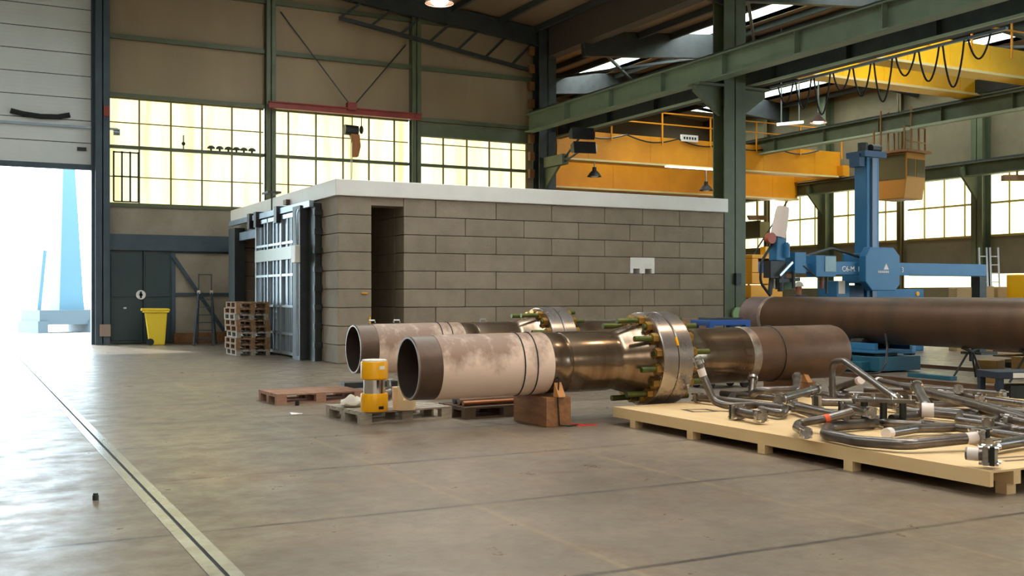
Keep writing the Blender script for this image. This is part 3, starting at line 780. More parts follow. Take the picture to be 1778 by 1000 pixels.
# ================================================================== FLANGED PIPES
RP_ = .352
def make_pipe_assembly(label):
    """local x runs along the pipe, origin under the open end on the pipe axis"""
    o = thing('flanged_pipe', label, 'pipe', (0, 0, 0), 0, None)
    n = 56
    b = MB(); b.lathe([(.0, RP_ - .028), (.0, RP_ - .020), (.012, RP_ - .006), (.25, RP_), (.27, RP_), (.27, RP_ - .03)], axis='x', n=n, cap=False); b.build('bare_end', ENDSTEEL, o)
    b = MB(); b.lathe([(-.003, RP_ - .03), (-.003, RP_ - .008), (.012, RP_ - .002), (.02, RP_ - .03)], axis='x', n=n, cap=False); b.build('cut_rim', mat('cut_steel_rim', S(128, 114, 104), .35, .7), o)
    b = MB(); b.lathe([(.002, RP_ - .03), (2.2, RP_ - .03), (2.2, .001)], axis='x', n=n, cap=False); b.build('bore', PIPEIN, o)
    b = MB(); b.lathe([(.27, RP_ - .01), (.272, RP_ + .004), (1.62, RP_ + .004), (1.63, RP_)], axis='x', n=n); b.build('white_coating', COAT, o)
    b = MB(); b.lathe([(1.63, RP_), (1.80, RP_), (1.81, RP_ - .006), (1.86, RP_ - .006), (1.87, RP_ + .004), (2.46, RP_ + .004), (2.50, RP_ - .006), (2.56, RP_ - .006), (2.6, RP_ + .003), (2.66, RP_ + .02), (2.9, RP_ + .075), (2.96, RP_ + .085)], axis='x', n=n); b.build('forged_neck', BRONZE, o)
    for x0, x1, nm in ((2.96, 3.165, 'flange'), (3.175, 3.38, 'flange')):
        b = MB(); b.lathe([(x0, .36), (x0, .555), (x0 + .012, .565), (x1 - .012, .565), (x1, .555), (x1, .36)], axis='x', n=72); f_ = b.build(nm, MILL, o)
    b = MB(); b.lathe([(3.165, .545), (3.175, .545)], axis='x', n=64); b.build('gasket', BLACK, o)
    b = MB(); b.lathe([(3.38, RP_ + .085), (3.44, RP_ + .075), (3.66, RP_ + .02), (3.72, RP_ + .003), (3.9, RP_), (4.45, RP_)], axis='x', n=n); b.build('forged_neck', BRONZE, o)
    b = MB(); b.lathe([(4.45, RP_), (4.455, RP_ + .004), (4.57, RP_ + .004), (4.575, RP_)], axis='x', n=n); b.build('weld_band', WELD, o)
    b = MB(); b.lathe([(4.575, RP_), (5.98, RP_), (6.06, RP_ - .02), (6.10, RP_ - .07), (6.12, RP_ - .14), (6.125, .001)], axis='x', n=n); b.build('rusty_length', RUST, o)
    rnd = random.Random(5)
    for k in range(16):
        a = 2 * PI * (k + .5) / 16; y, z = .475 * math.cos(a), .475 * math.sin(a)
        longl = k % 2 == 0; 
        la = rnd.uniform(.26, .36) if longl else rnd.uniform(.07, .1)
        lb = rnd.uniform(.06, .1) if longl else rnd.uniform(.22, .32)
        b = MB(); b.cyl((2.96 - la, y, z), (3.38 + lb, y, z), .034, 12); st = b.build('stud_bolt', STUD, o)
        for x0, x1 in ((2.96 - .075, 2.958), (3.382, 3.455)):
            q = MB(); q.cyl((x0, y, z), (x1, y, z), .064, 6); q.build('nut', NUT, st, smooth=False)
    for x in (1.28, 1.44):
        b = MB(); P = [(x + .03 * math.sin(t * 2 * PI / 28), (RP_ + .008) * math.sin(t * 2 * PI / 28), (RP_ + .008) * math.cos(t * 2 * PI / 28)) for t in range(29)]
        b.tube(P, .008, 5, cap=False); o_ = b.build('lashing_strap', BLACK, o)
    b = MB(); P = [(4.95, (RP_ + .006) * math.sin(t * 2 * PI / 28), (RP_ + .006) * math.cos(t * 2 * PI / 28)) for t in range(29)]
    b.tube(P, .007, 5, cap=False); b.build('lashing_strap', BLACK, o)
    b = MB(); b.tube([(3.16, -.573 * math.cos(t), .573 * math.sin(t)) for t in (.32, .38, .44, .5)], .016, 6); b.build('yellow_tag', YELP, o)
    return o
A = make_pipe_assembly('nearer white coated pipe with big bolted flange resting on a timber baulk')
A.location = (4.34, 10.78, .69); A.rotation_euler = (0, -.0075, -.02)
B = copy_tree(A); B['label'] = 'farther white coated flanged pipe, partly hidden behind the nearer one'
B.location = (5.0, 14.5, .71); B.rotation_euler = (.16, -.0055, -.012)
A['group'] = B['group'] = 'flanged test pipes'
for k, (x, y, z) in enumerate(((5.28, 14.5, 1.06), (5.66, 14.5, 1.06), (7.05, 14.5, 1.06))):
    b = MB(); b.tube([(x - .05, y, z + .02), (x - .04, y, z + .055), (x + .04, y, z + .055), (x + .05, y, z + .02)], .012, 6)
    lab = ['lifting lug on the far pipe near its open end', 'lifting lug on the far pipe in front of the hut wall edge', 'lifting lug on the far pipe just before its flange'][k]
    tag(b.build('lifting_lug', ALU), lab, 'lug', 'lugs on the far pipe')

# timber supports
def baulk(label, x0, x1, y0, y1, z1, m=WOODB):
    b = MB(); b.box((x0, y0, 0), (x1, y1, z1)); return tag(b.build('timber_block', m, smooth=False, bevel=.008), label, 'timber block', None)
baulk('big brown timber block under the nearer flanged pipe with a strap over it', 5.86, 6.18, 10.42, 11.22, .335)
baulk('timber block under the rusty right end of the nearer flanged pipe', 9.62, 9.9, 10.46, 11.16, .36)
baulk('dark timber block under the left part of the far flanged pipe', 6.6, 6.9, 14.1, 14.9, .345)
baulk('dark timber block under the flange neck of the far pipe', 10.0, 10.3, 14.1, 14.9, .37)
def wedge(label, loc, h, w_, rz):
    o = MB().prism([(0, 0), (w_, 0), (0.02, h)], 'y', -.05, .05).build('wooden_wedge', mat('fresh_wood', S(196, 140, 84), .7), smooth=False)
    o.location = loc; o.rotation_euler = (0, 0, rz); return tag(o, label, 'wedge', 'wedges beside the pipes')
wedge('wooden wedge on top of the big timber block', (6.02, 10.47, .337), .16, .1, -1.4)
wedge('wooden wedge against the rusty end of the nearer pipe', (9.7, 10.5, .362), .16, .12, -1.3)
b = MB(); b.tube([(6.02, 10.415, .55), (6.0, 10.41, .33), (6.02, 10.405, .02), (6.1, 10.35, .012), (6.25, 10.38, .012)], .010, 6); tag(b.build('lashing_cord', BLACK), 'black lashing cord hanging over the big timber block', 'cord')
b = MB(); 
for i in range(4): b.box((6.22 + i * .06, 10.36 - .01 * i, .001), (6.29 + i * .06, 10.40 - .01 * i, .012))
b.cyl((6.3, 10.36, .012), (6.2, 10.5, .014), .008, 6); tag(b.build('plastic_strap_end', ORPL, smooth=False), 'bright red plastic scrap on the floor beside the big timber block', 'scrap')
# blue stand behind the nearer pipe
o = thing('pipe_trolley', 'blue steel trolley on dark castors behind the nearer pipe', 'trolley', (10.86, 13.62, 0), 0)
b = MB()
for x in (-.36, .36):
    for y in (-.2, .2): b.box((x - .05, y - .05, .14), (x + .05, y + .05, 1.02))
b.box((-.41, -.25, 1.0), (.41, .25, 1.08)); b.box((-.41, -.25, .14), (.41, .25, .24)); b.build('frame', BLUE2, o, smooth=False, bevel=.008)
b = MB(); b.box((-.3, -.18, 1.08), (.3, .18, 1.12)); b.build('pad', DKSTEEL, o, smooth=False)
for x in (-.34, .34):
    for y in (-.18, .18):
        q = MB(); q.lathe([(-.03, .07), (.03, .07)], (x, y, .07), 'y', 14); q.build('castor', RUBBER, o)

# big rusty pipe on rollers
o = thing('rusty_pipe', 'long thick rust brown pipe lying on blue rollers in front of the blue machine', 'pipe', (16.0, 8.0, .98))
R3 = .455
b = MB(); b.lathe([(0, R3 - .03), (0, R3), (10.15, R3), (10.16, R3 - .004)], axis='y', n=64, cap=False); b.build('long_barrel', RUSTC, o)
b = MB(); b.lathe([(10.15, R3), (10.155, R3 + .008), (10.24, R3 + .008), (10.25, R3)], axis='y', n=64); b.build('weld_seam', WELD, o)
b = MB(); b.lathe([(10.25, R3), (10.85, R3), (10.86, R3 - .01), (10.87, R3 - .035), (10.2, R3 - .035)], axis='y', n=64, cap=False); b.build('end_ring', mat('grey_pipe_end', S(124, 106, 104), .5, .3, S(104, 86, 80), 3), o)
b = MB(); b.lathe([(0, R3 - .03), (10.2, R3 - .03)], axis='y', n=48, cap=False); b.build('bore', PIPEIN, o)
def rotator(label, x, y, zc):
    o = thing('pipe_rotator', label, 'pipe roller', (x, y, 0))
    b = MB(); b.box((-.55, -.75, .03), (.55, .75, .30)); b.box((-.75, -.5, .03), (-.55, .5, .2)); b.build('lower_box', TEAL, o, smooth=False, bevel=.01)
    b = MB(); b.box((-.5, -.6, .36), (.5, .6, .42)); b.box((-.5, -.6, .42), (-.42, .6, .55)); b.box((.42, -.6, .42), (.5, .6, .55)); b.build('upper_frame', BLUE, o, smooth=False, bevel=.01)
    b = MB(); b.box((-.3, -.4, .30), (.3, .4, .36)); b.build('turntable', DKSTEEL, o, smooth=False)
    for s_ in (-1, 1):
        q = MB(); q.lathe([(-.15, .1), (.15, .1)], (s_ * .30, 0, .535), 'y', 20); q.build('roller', RUBBER, o)
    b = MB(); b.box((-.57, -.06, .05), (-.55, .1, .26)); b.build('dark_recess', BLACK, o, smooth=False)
    return o
rotator('blue pipe rotator under the near visible stretch of the rusty pipe', 16.0, 15.4, .98)
rotator('blue pipe rotator hidden under the far end of the rusty pipe', 16.0, 17.6, .98)
for (x, y, lab) in ((16.0, 13.05, 'dark tripod stand under the rusty pipe nearest the blue rotator'), (16.0, 11.9, 'dark tripod stand under the rusty pipe towards the edge of the picture')):
    o = thing('pipe_stand', lab, 'stand', (x, y, 0), 0, 'pipe stands')
    for k in range(3):
        a = k * 2.094 + .4; q = MB(); q.cyl((.3 * math.cos(a), .3 * math.sin(a), 0), (.05 * math.cos(a), .05 * math.sin(a), .45), .02, 8); q.build('leg', DKSTEEL, o)
    q = MB(); q.cyl((0, 0, .3), (0, 0, .5), .03, 10); q.prism([(-.22, .525), (-.2, .56), (0, .5), (.2, .56), (.22, .525), (0, .46)], 'y', -.03, .03); q.build('vee_head', DKSTEEL, o, smooth=False)
b = MB(); b.tube(fillet([(15.55, 14.6, .75), (15.5, 14.5, .5), (15.3, 14.35, .2), (15.1, 14.3, .03), (14.7, 14.9, .03)], .2), .02, 8); tag(b.build('power_cable', BLACK), 'dark cable hanging from the blue rotator to the floor', 'cable')
b = MB(); b.box((-.5, -.08, 0), (.5, .08, .07)); o = b.build('blue_beam', TEAL, smooth=False, bevel=.006); o.location = (15.3, 13.3, 0); o.rotation_euler = (0, 0, 1.5); tag(o, 'short blue beam lying on the floor before the pipe stands', 'beam')
for k, (x, y, s_) in enumerate(((17.6, 13.0, .26), (17.2, 13.6, .2), (15.5, 12.3, .16))):
    b = MB(); b.box((-s_, -s_, 0), (s_, s_, s_ * 1.3)); o = b.build('wooden_crate', mat('crate_brown', S(120, 88, 40), .8), smooth=False, bevel=.01); o.location = (x, y, 0); o.rotation_euler = (0, 0, .3 * k)
    tag(o, ['brown wooden crate on the floor beyond the tripod stands', 'smaller brown crate near the blue rotator', 'smallest brown crate in front of the tripod stands'][k], 'crate', 'crates by the rusty pipe')
# grating stack in the distance at right edge
o = thing('steel_stack', 'low rack of dark steel plates on the floor beyond the rusty pipe', 'rack', (20.0, 14.0, 0))
for k in range(4):
    b = MB(); b.box((-1.2, -.8 + .04 * k, .12 + k * .1), (1.4 - .1 * k, .8, .15 + k * .1)); b.build('plate', RUST, o, smooth=False)
b = MB()
for x in (-1.0, 0, 1.0): b.box((x - .05, -.8, 0), (x + .05, .8, .12))
b.build('bearer', DKSTEEL, o, smooth=False)

# dark bench with vice at the right edge
g = fl(1752, 692)
o = thing('tool_bench', 'low dark blue steel bench with a white label at the right edge behind the pallet', 'bench', (g.x, g.y, 0), -.35)
b = MB(); b.box((-.32, -.25, .30), (.75, .3, .40)); b.build('bench_top', mat('dark_blue', S(34, 46, 62), .5), o, smooth=False, bevel=.01)
for x in (-.27, .7):
    for y in (-.2, .25): q = MB(); q.box((x - .04, y - .04, 0), (x + .04, y + .04, .30)); q.build('leg', mat('dark_blue', S(34, 46, 62), .5), o, smooth=False)
b = MB(); b.box((-.1, -.262, .315), (.15, -.25, .385)); b.build('white_label', WHITE, o, smooth=False)
b = MB(); b.box((-.1, -.2, .02), (.5, .2, .20)); b.build('steel_box', DKSTEEL, o, smooth=False)
b = MB(); b.box((.3, -.27, .1), (.36, -.2, .16)); b.build('red_knob', RED, o, smooth=False)

# ================================================================== BIG PLYWOOD PALLET AND PIPE SPOOLS
PD = .20
o = thing('shipping_pallet', 'very large pale plywood pallet covered with grey pipe spools', 'pallet', (6.70, 5.3, 0))
PL, PW = 5.05, 2.75
b = MB(); b.box((0, 0, .185), (PW, PL, PD)); b.build('plywood_deck', WOODP, o, smooth=False)
for k, (a, c) in enumerate((((0, 0), (.04, PL)), ((PW - .04, 0), (PW, PL)), ((PW / 2 - .02, .0), (PW / 2 + .02, PL)), ((.26, .0), (.34, PL)))):
    b = MB(); b.box((a[0], a[1], .085), (c[0], c[1], .185)); b.build('stringer', WOODP, o, smooth=False)
for y in (1.35, 2.45, 3.55, 4.6, .05):
    for x in (0.0, PW / 2 - .05, PW - .1):
        if y == .05 and x == 0: x = .25
        q = MB(); q.box((x, y, 0), (x + .1, y + .1, .085)); q.build('foot', WOODP, o, smooth=False)
b = MB(); b.box((0.3, 0, .085), (PW - .04, .04, .185)); 
q = MB(); q.add([(.45, 4.15, PD + .001), (.75, 4.05, PD + .001), (.80, 4.35, PD + .001), (.5, 4.45, PD + .001), (.52, 4.2, PD + .001), (.7, 4.13, PD + .001), (.73, 4.3, PD + .001), (.56, 4.38, PD + .001)],
     [(0, 1, 5, 4), (1, 2, 6, 5), (2, 3, 7, 6), (3, 0, 4, 7)]); q.build('stencil_mark', mat('faded_ink', S(104, 84, 70), .8), o, smooth=False)
q = MB(); q.add([(.5, .25, PD + .001), (.85, .2, PD + .001), (.87, .25, PD + .001), (.52, .3, PD + .001), (.55, .38, PD + .001), (.9, .33, PD + .001), (.92, .38, PD + .001), (.57, .43, PD + .001)],
     [(0, 1, 2, 3), (4, 5, 6, 7)]); q.build('stencil_mark', MATS['faded_ink'], o, smooth=False)

o = thing('shipping_pallet', 'second plywood pallet close behind the front one, hidden under the back pipe spools', 'pallet', (9.55, 5.6, 0))
b = MB(); b.box((0, 0, .185), (2.1, 4.6, PD)); b.build('plywood_deck', WOODP, o, smooth=False)
for x in (0, 1.03, 2.06):
    b = MB(); b.box((x, 0, .085), (x + .04, 4.6, .185)); b.build('stringer', WOODP, o, smooth=False)
    for y in (.05, 1.2, 2.3, 3.4, 4.45):
        q = MB(); q.box((x - .02 if x > 2 else x, y, 0), (x + .06, y + .1, .085)); q.build('foot', WOODP, o, smooth=False)
def flange_at(parent, p, d, kind, r):
    """kind: disc (round, bolts showing), block (square joined pair), cap (white plastic), elbow-less bare"""
    p = Vector(p); d = Vector(d).normalized()
    u = d.cross(Vector((0, 0, 1)));
    if u.length < .1: u = Vector((1, 0, 0))
    u.normalize(); v = u.cross(d)
    if kind == 'disc':
        b = MB(); b.cyl(p - d * .012, p + d * .028, r * 1.42, 20); f_ = b.build('end_flange', SPOOLF, parent, world=True)
        b = MB(); b.cyl(p + d * .028, p + d * .032, r * 1.1, 16); b.build('raised_face', SPOOLF, f_, world=True)
        for k in range(4):
            a = PI / 4 + k * PI / 2; c_ = p + (u * math.cos(a) + v * math.sin(a)) * r * 1.22
            b = MB(); b.cyl(c_ - d * .05, c_ + d * .065, r * .27, 6); b.build('bolt', CHROME, f_, world=True, smooth=False)
    elif kind == 'block':
        b = MB(); s_ = r * 1.5; b.bar(p - d * .03, p + d * .01, 2 * s_, 2 * s_, up=tuple(v)); f_ = b.build('end_flange', SPOOLF, parent, world=True, smooth=False, bevel=.006)
        b = MB(); b.bar(p + d * .018, p + d * .055, 2 * s_, 2 * s_, up=tuple(v)); b.build('blind_cover', mat('dark_flange', S(58, 62, 58), .35, .7), f_, world=True, smooth=False, bevel=.006)
        for k in range(4):
            a = PI / 4 + k * PI / 2; c_ = p + (u * math.cos(a) + v * math.sin(a)) * r * 1.7
            b = MB(); b.cyl(c_ - d * .055, c_ + d * .08, r * .26, 6); b.build('bolt', CHROME, f_, world=True, smooth=False)
    elif kind == 'cap':
        b = MB(); b.cyl(p - d * .06, p + d * .02, r * 1.12, 16); b.build('white_cap', TAPE, parent, world=True)

def spool(label, path, r=.05, ends=(None, None), bend=.14, bands=(), extra=None):
    P = [Vector(p) for p in path]; r *= .86; fl_r = 1.42
    dz = max(PD + r + .001 - q.z for q in P)
    for kind, q, q2 in ((ends[0], P[0], P[1]), (ends[1], P[-1], P[-2])):
        if kind in ('disc', 'block'):
            dd = (q - q2).normalized(); dz = max(dz, PD + r * (1.5 if kind == 'block' else 1.42) * math.sqrt(max(0, 1 - dd.z ** 2)) + .002 - q.z)
    if dz > 0: P = [q + Vector((0, 0, dz)) for q in P]
    c0 = sum(P, Vector()) / len(P)
    o = thing('pipe_spool', label, 'pipe spool', (c0.x, c0.y, PD), 0, 'pipe spools on the plywood pallet')
    F = fillet(P, bend)
    b = MB(); b.tube(F, r, 16); b.build('pipe_run', SPOOL, o, world=True)
    if ends[0]: flange_at(o, P[0], P[0] - P[1], ends[0], r)
    if ends[1]: flange_at(o, P[-1], P[-1] - P[-2], ends[1], r)
    for (i, t, ln, m_) in bands:
        a, c_ = P[i], P[i + 1]; d = (c_ - a).normalized(); q = a.lerp(c_, t)
        b = MB(); b.cyl(q - d * ln / 2, q + d * ln / 2, r * 1.04, 16); b.build('tape_band', m_, o, world=True)
    return o
def D(px, py, z=.262): return fl(px, py, z)
def U(px, py, d): return pt(px, py, d)
g1 = D(1252, 703); d1 = 11.85
spool('bent pipe spool rising steeply at the far left corner, flange at its top', [U(1213, 630, 11.95), U(1222, 656, 11.95), U(1240, 697, 11.9), D(1262, 705), D(1312, 703)], .05, ('disc', None), .12, ((0, .62, .09, TAPE),))
spool('short double flanged spool alone on the bare front plywood', [D(1281, 715, .285), D(1320, 722, .285)], .058, ('block', 'disc'))
spool('long hairpin spool from the left pallet edge, turning back behind the short one', [D(1212, 690, .27), D(1300, 700, .27), D(1364, 709, .27), D(1358, 719, .27), D(1322, 711, .27)], .052, ('disc', None), .09)
spool('thin straight spool behind the hairpin, running to a dark bolted joint', [D(1252, 683, .27), D(1352, 692, .27)], .042, (None, 'block'))
spool('spool with an upright flanged stub at the back left, arching to a second stub', [U(1307, 658, 13.1), D(1305, 686, .27), D(1316, 678, .40), D(1382, 676, .40), U(1384, 655, 13.3)], .052, ('disc', 'disc'), .11)
spool('low elbow spool tucked under the arched one at the back left', [D(1268, 694, .262), D(1272, 687, .262), D(1310, 683, .262), D(1372, 688, .262)], .048, (None, None), .1)
spool('curved spool with orange tape and a white end flange at the front edge', [D(1399, 751, .285), D(1383, 742, .285), D(1386, 735, .285), D(1432, 727, .34), D(1478, 714, .40)], .045, ('disc', None), .08, ((3, .05, .05, ORANGE),))
spool('big front loop spool bending round the valve manifold with a white taped end', [D(1700, 759, .31), D(1572, 772, .27), D(1490, 766, .262), D(1432, 754, .262), D(1438, 741, .262), D(1520, 734, .262)], .056, ('block', None), .2, ((0, .09, .14, TAPE),))
spool('capped corner spool with a square bolted block at the near right corner of the pallet', [D(1677, 787, .30), D(1716, 790, .30)], .056, (None, 'block'), .1, ((0, .35, .08, TAPE),))
spool('plain spool passing behind the corner block to the right edge', [D(1722, 775, .265), D(1790, 764, .265), D(1850, 770, .265)], .055, ('disc', None))
spool('tall hoop spool leaning over the heap like a cane handle', [D(1446, 690, .27), U(1444, 628, 12.7), U(1466, 627, 12.4), U(1556, 692, 11.3)], .046, (None, 'disc'), .16)
spool('long straight spool slanting from the back centre to the right edge', [D(1526, 662, .40), D(1610, 681, .40), D(1700, 704, .38), D(1800, 733, .34)], .056, ('cap', None), .3)
spool('tee shaped spool leg bending down beside the long slanting one', [U(1592, 672, 10.9), U(1611, 708, 10.3), D(1598, 722, .30), D(1548, 728, .29)], .055, ('disc', None), .12)
spool('spool running from under the long slanting one to the zigzag', [D(1612, 712, .265), D(1700, 720, .265)], .055, (None, None))
spool('zigzag spool with a sharp hairpin at the right of the heap', [D(1795, 748, .27), D(1664, 730, .27), D(1668, 718, .27), D(1702, 712, .30)], .045, (None, 'disc'), .08)
spool('short return spool closing the zigzag beside its bolted joint', [D(1716, 734, .30), D(1745, 722, .30), D(1706, 714, .30)], .045, ('disc', None), .07)
spool('straight spool along the back right edge of the pallet', [D(1632, 683, .27), D(1720, 694, .27), D(1800, 705, .27)], .05, ('cap', None))
spool('second back spool with a bolted elbow at the right edge', [D(1740, 712, .30), D(1830, 722, .30)], .045, ('disc', None))
spool('long spool across the middle from the bolted joint to the manifold', [D(1376, 701, .27), D(1440, 716, .27), D(1530, 728, .27)], .042, ('block', None), .2)
spool('long spool parallel to the middle one just in front of it', [D(1384, 706, .35), D(1470, 724, .35)], .042, (None, None))
spool('wide spool in the middle of the heap with a square flange on its left', [D(1420, 698, .28), D(1520, 699, .28), D(1560, 705, .28)], .055, ('block', 'disc'), .2)
spool('short stub spool with a white cap pointing up at the back of the heap', [D(1448, 676, .30), U(1494, 660, 12.6)], .05, ('disc', 'cap'))
spool('short spool joining the dark bolted joint to the square flange', [D(1356, 692, .40), D(1416, 676, .42)], .05, ('disc', 'disc'))
spool('short straight spool lying on the others in the centre with bolted ends', [D(1470, 708, .37), D(1510, 716, .37)], .05, ('block', 'disc'))
spool('back centre spool with a row of small bolted clamps', [D(1450, 684, .27), D(1560, 686, .27), D(1640, 697, .27)], .05, ('disc', 'disc'), .2)
spool('long thin spool running out at the right behind the front loop', [D(1600, 735, .265), D(1690, 746, .265), D(1800, 762, .265)], .045, (None, None))
spool('spool inside the front loop ending at a white washer flange', [D(1540, 752, .265), D(1590, 744, .265), D(1660, 742, .265)], .05, ('cap', None), .2)
spool('spool crossing the heap centre under the cane handle, flanged at both ends', [D(1490, 692, .265), D(1575, 700, .265), D(1600, 704, .265)], .045, ('disc', 'disc'), .1)
spool('back row spool nearest the floor rails, capped in white at its left', [D(1562, 672, .265), D(1650, 677, .265), D(1740, 684, .265)], .045, ('cap', 'disc'), .2)
spool('upright flanged stub between the white capped back spool and the slanting one', [D(1640, 688, .27), D(1662, 690, .27), U(1664, 676, 11.9)], .045, (None, 'disc'), .06)
spool('short spool with white end at the right back corner under the bench', [D(1668, 690, .28), D(1646, 686, .30)], .055, (None, 'cap'))
spool('low spool at the right edge in front of the zigzag hairpin', [D(1702, 750, .265), D(1760, 745, .265), D(1830, 756, .265)], .045, ('disc', None), .1)
spool('slanted thin spool with bolted end leaning on the zigzag', [D(1752, 728, .37), D(1830, 744, .33)], .042, ('disc', None))
spool('thin spool left of the orange taped one, running to the bolted joint', [D(1450, 735, .265), D(1400, 716, .265), D(1376, 708, .265)], .042, (None, 'disc'), .1)
spool('short elbow at the centre back with clamp ends', [D(1420, 684, .262), D(1448, 690, .262), D(1462, 683, .262)], .042, ('disc', 'disc'), .06)
for k, (lab, pts_, r_) in enumerate((
    ('bare straight run lying deepest in the heap behind the manifold', [D(1560, 712, .262), D(1660, 722, .262), D(1800, 742, .262)], .048),
    ('bare run along the back edge from the cane handle to the floor rails', [D(1500, 676, .36), D(1600, 680, .36), D(1700, 690, .36)], .045),
    ('bare bent run between the orange taped spool and the manifold', [D(1440, 722, .262), D(1500, 722, .262), D(1540, 735, .262), D(1600, 738, .262)], .048),
    ('bare thin run crossing under the slanting spool near the zigzag', [D(1618, 702, .262), D(1700, 700, .262), D(1780, 716, .262)], .042),
    ('bare run on the far side of the arched spool', [D(1330, 684, .262), D(1400, 680, .262), D(1470, 690, .262)], .045))):
    spool(lab, pts_, r_, (None, 'disc' if k % 2 else None), .15)
# manifold in the centre
g = D(1534, 744, .2)
o = thing('valve_manifold', 'dark three legged valve manifold standing inside the front loop', 'manifold', (g.x, g.y, PD), 0.15)
for k, x in enumerate((-.16, 0, .16)):
    b = MB(); b.lathe([(0.06, .035), (.25, .035)], (x * .62, -x * .9, 0), 'z', 14); b.build('leg', mat('dark_flange', S(58, 62, 58), .35, .7), o)
b = MB(); b.bar((-.16, .24, .27), (.16, -.24, .27), .1, .035); b.build('top_bar', SPOOL, o, smooth=False, bevel=.004)
b = MB(); b.bar((-.05, .08, 0.035), (-.18, .20, .035), .12, .07); b.bar((0, 0, .03), (.14, -.2, .03), .12, .06); b.build('base', mat('dark_flange', S(58, 62, 58)), o, smooth=False, bevel=.005)
for k in range(4):
    b = MB(); q = Vector((-.14 + k * .09, .22 - k * .14, .287)); b.cyl(q, q + Vector((0, 0, .04)), .016, 6); b.build('bolt', CHROME, o, smooth=False)
b = MB(); b.cyl((.2, -.28, .19), (.26, -.37, .19), .07, 18); b.build('white_cap', TAPE, o)

# ================================================================== CRANES
def girder(mb, x0, x1, y, z0, h, t=.5):
    mb.box((x0, y - t / 2, z0 + .04), (x1, y + t / 2, z0 + h)); mb.box((x0, y - t / 2 - .08, z0), (x1, y + t / 2 + .08, z0 + .04))
def crane(label, x0, x1, ys, z0, hs, lights=(), zoff=(0, 0), rail=True, paint=YEL, t_=.5, truck=None, rx=0):
    o = thing('overhead_crane', label, 'crane', (x0, ys[0], z0))
    for k, y in enumerate(ys):
        b = MB(); girder(b, x0, x1, y, z0 + zoff[k], hs[k])
        n = 5
        for i in range(n): 
            x = x0 + (x1 - x0) * (i + .5) / n; b.box((x - .03, y - .262, z0 + zoff[k] + .05), (x + .03, y + .262, z0 + zoff[k] + hs[k] - .02))
        b.build('girder', paint, o, world=True, smooth=False)
        b = MB(); b.box((x0, y - t_ / 2 - .10, z0 + zoff[k] + .0), (x1, y - t_ / 2 - .08, z0 + zoff[k] + .07)); b.build('edge_highlight', mat('edge_highlight_tone', S(214, 196, 140), .5), o, world=True, smooth=False)  # pale strip paints the light caught along the girder's lower edge
    for x in (x0, x1):
        b = MB()
        if truck and x == x0: b.box((x - 1.45, ys[0] - .6, z0 + .05), (x + .05, ys[-1] + .6, z0 + .3))
        else: b.box((x - .18, ys[0] - .6, z0 + .05), (x + .18, ys[-1] + .6, z0 + .5))
        b.build('end_truck', truck or YEL, o, world=True, smooth=False)
    if rail:
        b = MB(); zt = z0 + hs[0]; y = ys[0] - .35
        n = int((x1 - x0) / 2.2)
        xs_ = x0 + rx
        for i in range(n + 1):
            x = xs_ + (x1 - xs_) * i / n; b.bar((x, y, zt - .3), (x, y, zt + .95), .05, .05)
        for z in (zt + .5, zt + .93): b.bar((xs_, y, z), (x1, y, z), .045, .045)
        b.build('hand_rail', YEL, o, world=True, smooth=False)
    for (xa, xb, y, z) in lights:
        b = MB(); b.bar((xa, y, z), (xb, y, z), .12, .05); b.build('strip_light', TUBEON, o, world=True, smooth=False)
    return o
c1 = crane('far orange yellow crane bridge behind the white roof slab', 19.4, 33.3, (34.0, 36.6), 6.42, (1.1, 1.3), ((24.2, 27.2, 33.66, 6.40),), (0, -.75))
# festoon on its walkway
b = MB(); 
P = []
for i in range(41): x = 20 + i * .3; P.append((x, 33.66, 7.5 - .22 * abs(math.sin(i * PI / 8))))
b.tube(P, .03, 5); b.build('slack_cable', BLACK, c1, world=True)
b = MB(); b.box((24.9, 33.6, 7.42), (25.7, 33.68, 7.68)); o = b.build('name_plate', WHITE, c1, world=True, smooth=False)
for k in range(5):
    q = MB(); q.box((25.0 + k * .13, 33.595, 7.5), (25.08 + k * .13, 33.6, 7.6)); q.build('lettering', BLACK, o, world=True, smooth=False)
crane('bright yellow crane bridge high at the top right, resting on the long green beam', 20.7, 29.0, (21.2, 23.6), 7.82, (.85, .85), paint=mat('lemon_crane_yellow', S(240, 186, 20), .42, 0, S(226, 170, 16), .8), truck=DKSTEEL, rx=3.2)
def cone_lamp(label, p, r, on, stem=0.0, group=None):
    o = thing('high_bay_lamp', label, 'lamp', p, 0, group)
    b = MB(); b.lathe([(0, r), (.02, r), (.16, r * .62), (.24, r * .3), (.36, r * .28), (.36, .001)], n=24, cap=False); b.build('lamp_shade', DKSTEEL if not on else mat('lamp_shade', S(110, 90, 80), .4, .4), o)
    b = MB(); b.lathe([(.03, r * .96), (.035, .001)], n=20, cap=False) if False else b.sph((0, 0, .05), r * .6, 14, 8, sc_=(1, 1, .5)); b.build('bulb', LAMPON if on else WHITEM, o)
    if stem: q = MB(); q.cyl((0, 0, .36), (0, 0, stem), .03, 8); q.build('stem', ALU, o)
    if on:
        ld = bpy.data.lights.new('lamp_light', 'SPOT'); ld.energy = 260; ld.color = (1, .72, .45); ld.spot_size = 2.6; ld.spot_blend = .6; ld.shadow_soft_size = .2
        lo = bpy.data.objects.new('lamp_light', ld); C.objects.link(lo); lo.parent = o; lo.location = (0, 0, -.12)
    return o
p = pt(1421, 213, 38.0); cone_lamp('glowing high bay lamp hanging on a stem in the crane hall', p, .30, True, z2(p.x) - p.z - .005, 'high bay lamps')
p = pt(763, 6, 25.0); cone_lamp('glowing high bay lamp at the very top of the picture in front of the wall', p, .34, True, z1(p.x) - p.z - .005, 'high bay lamps')
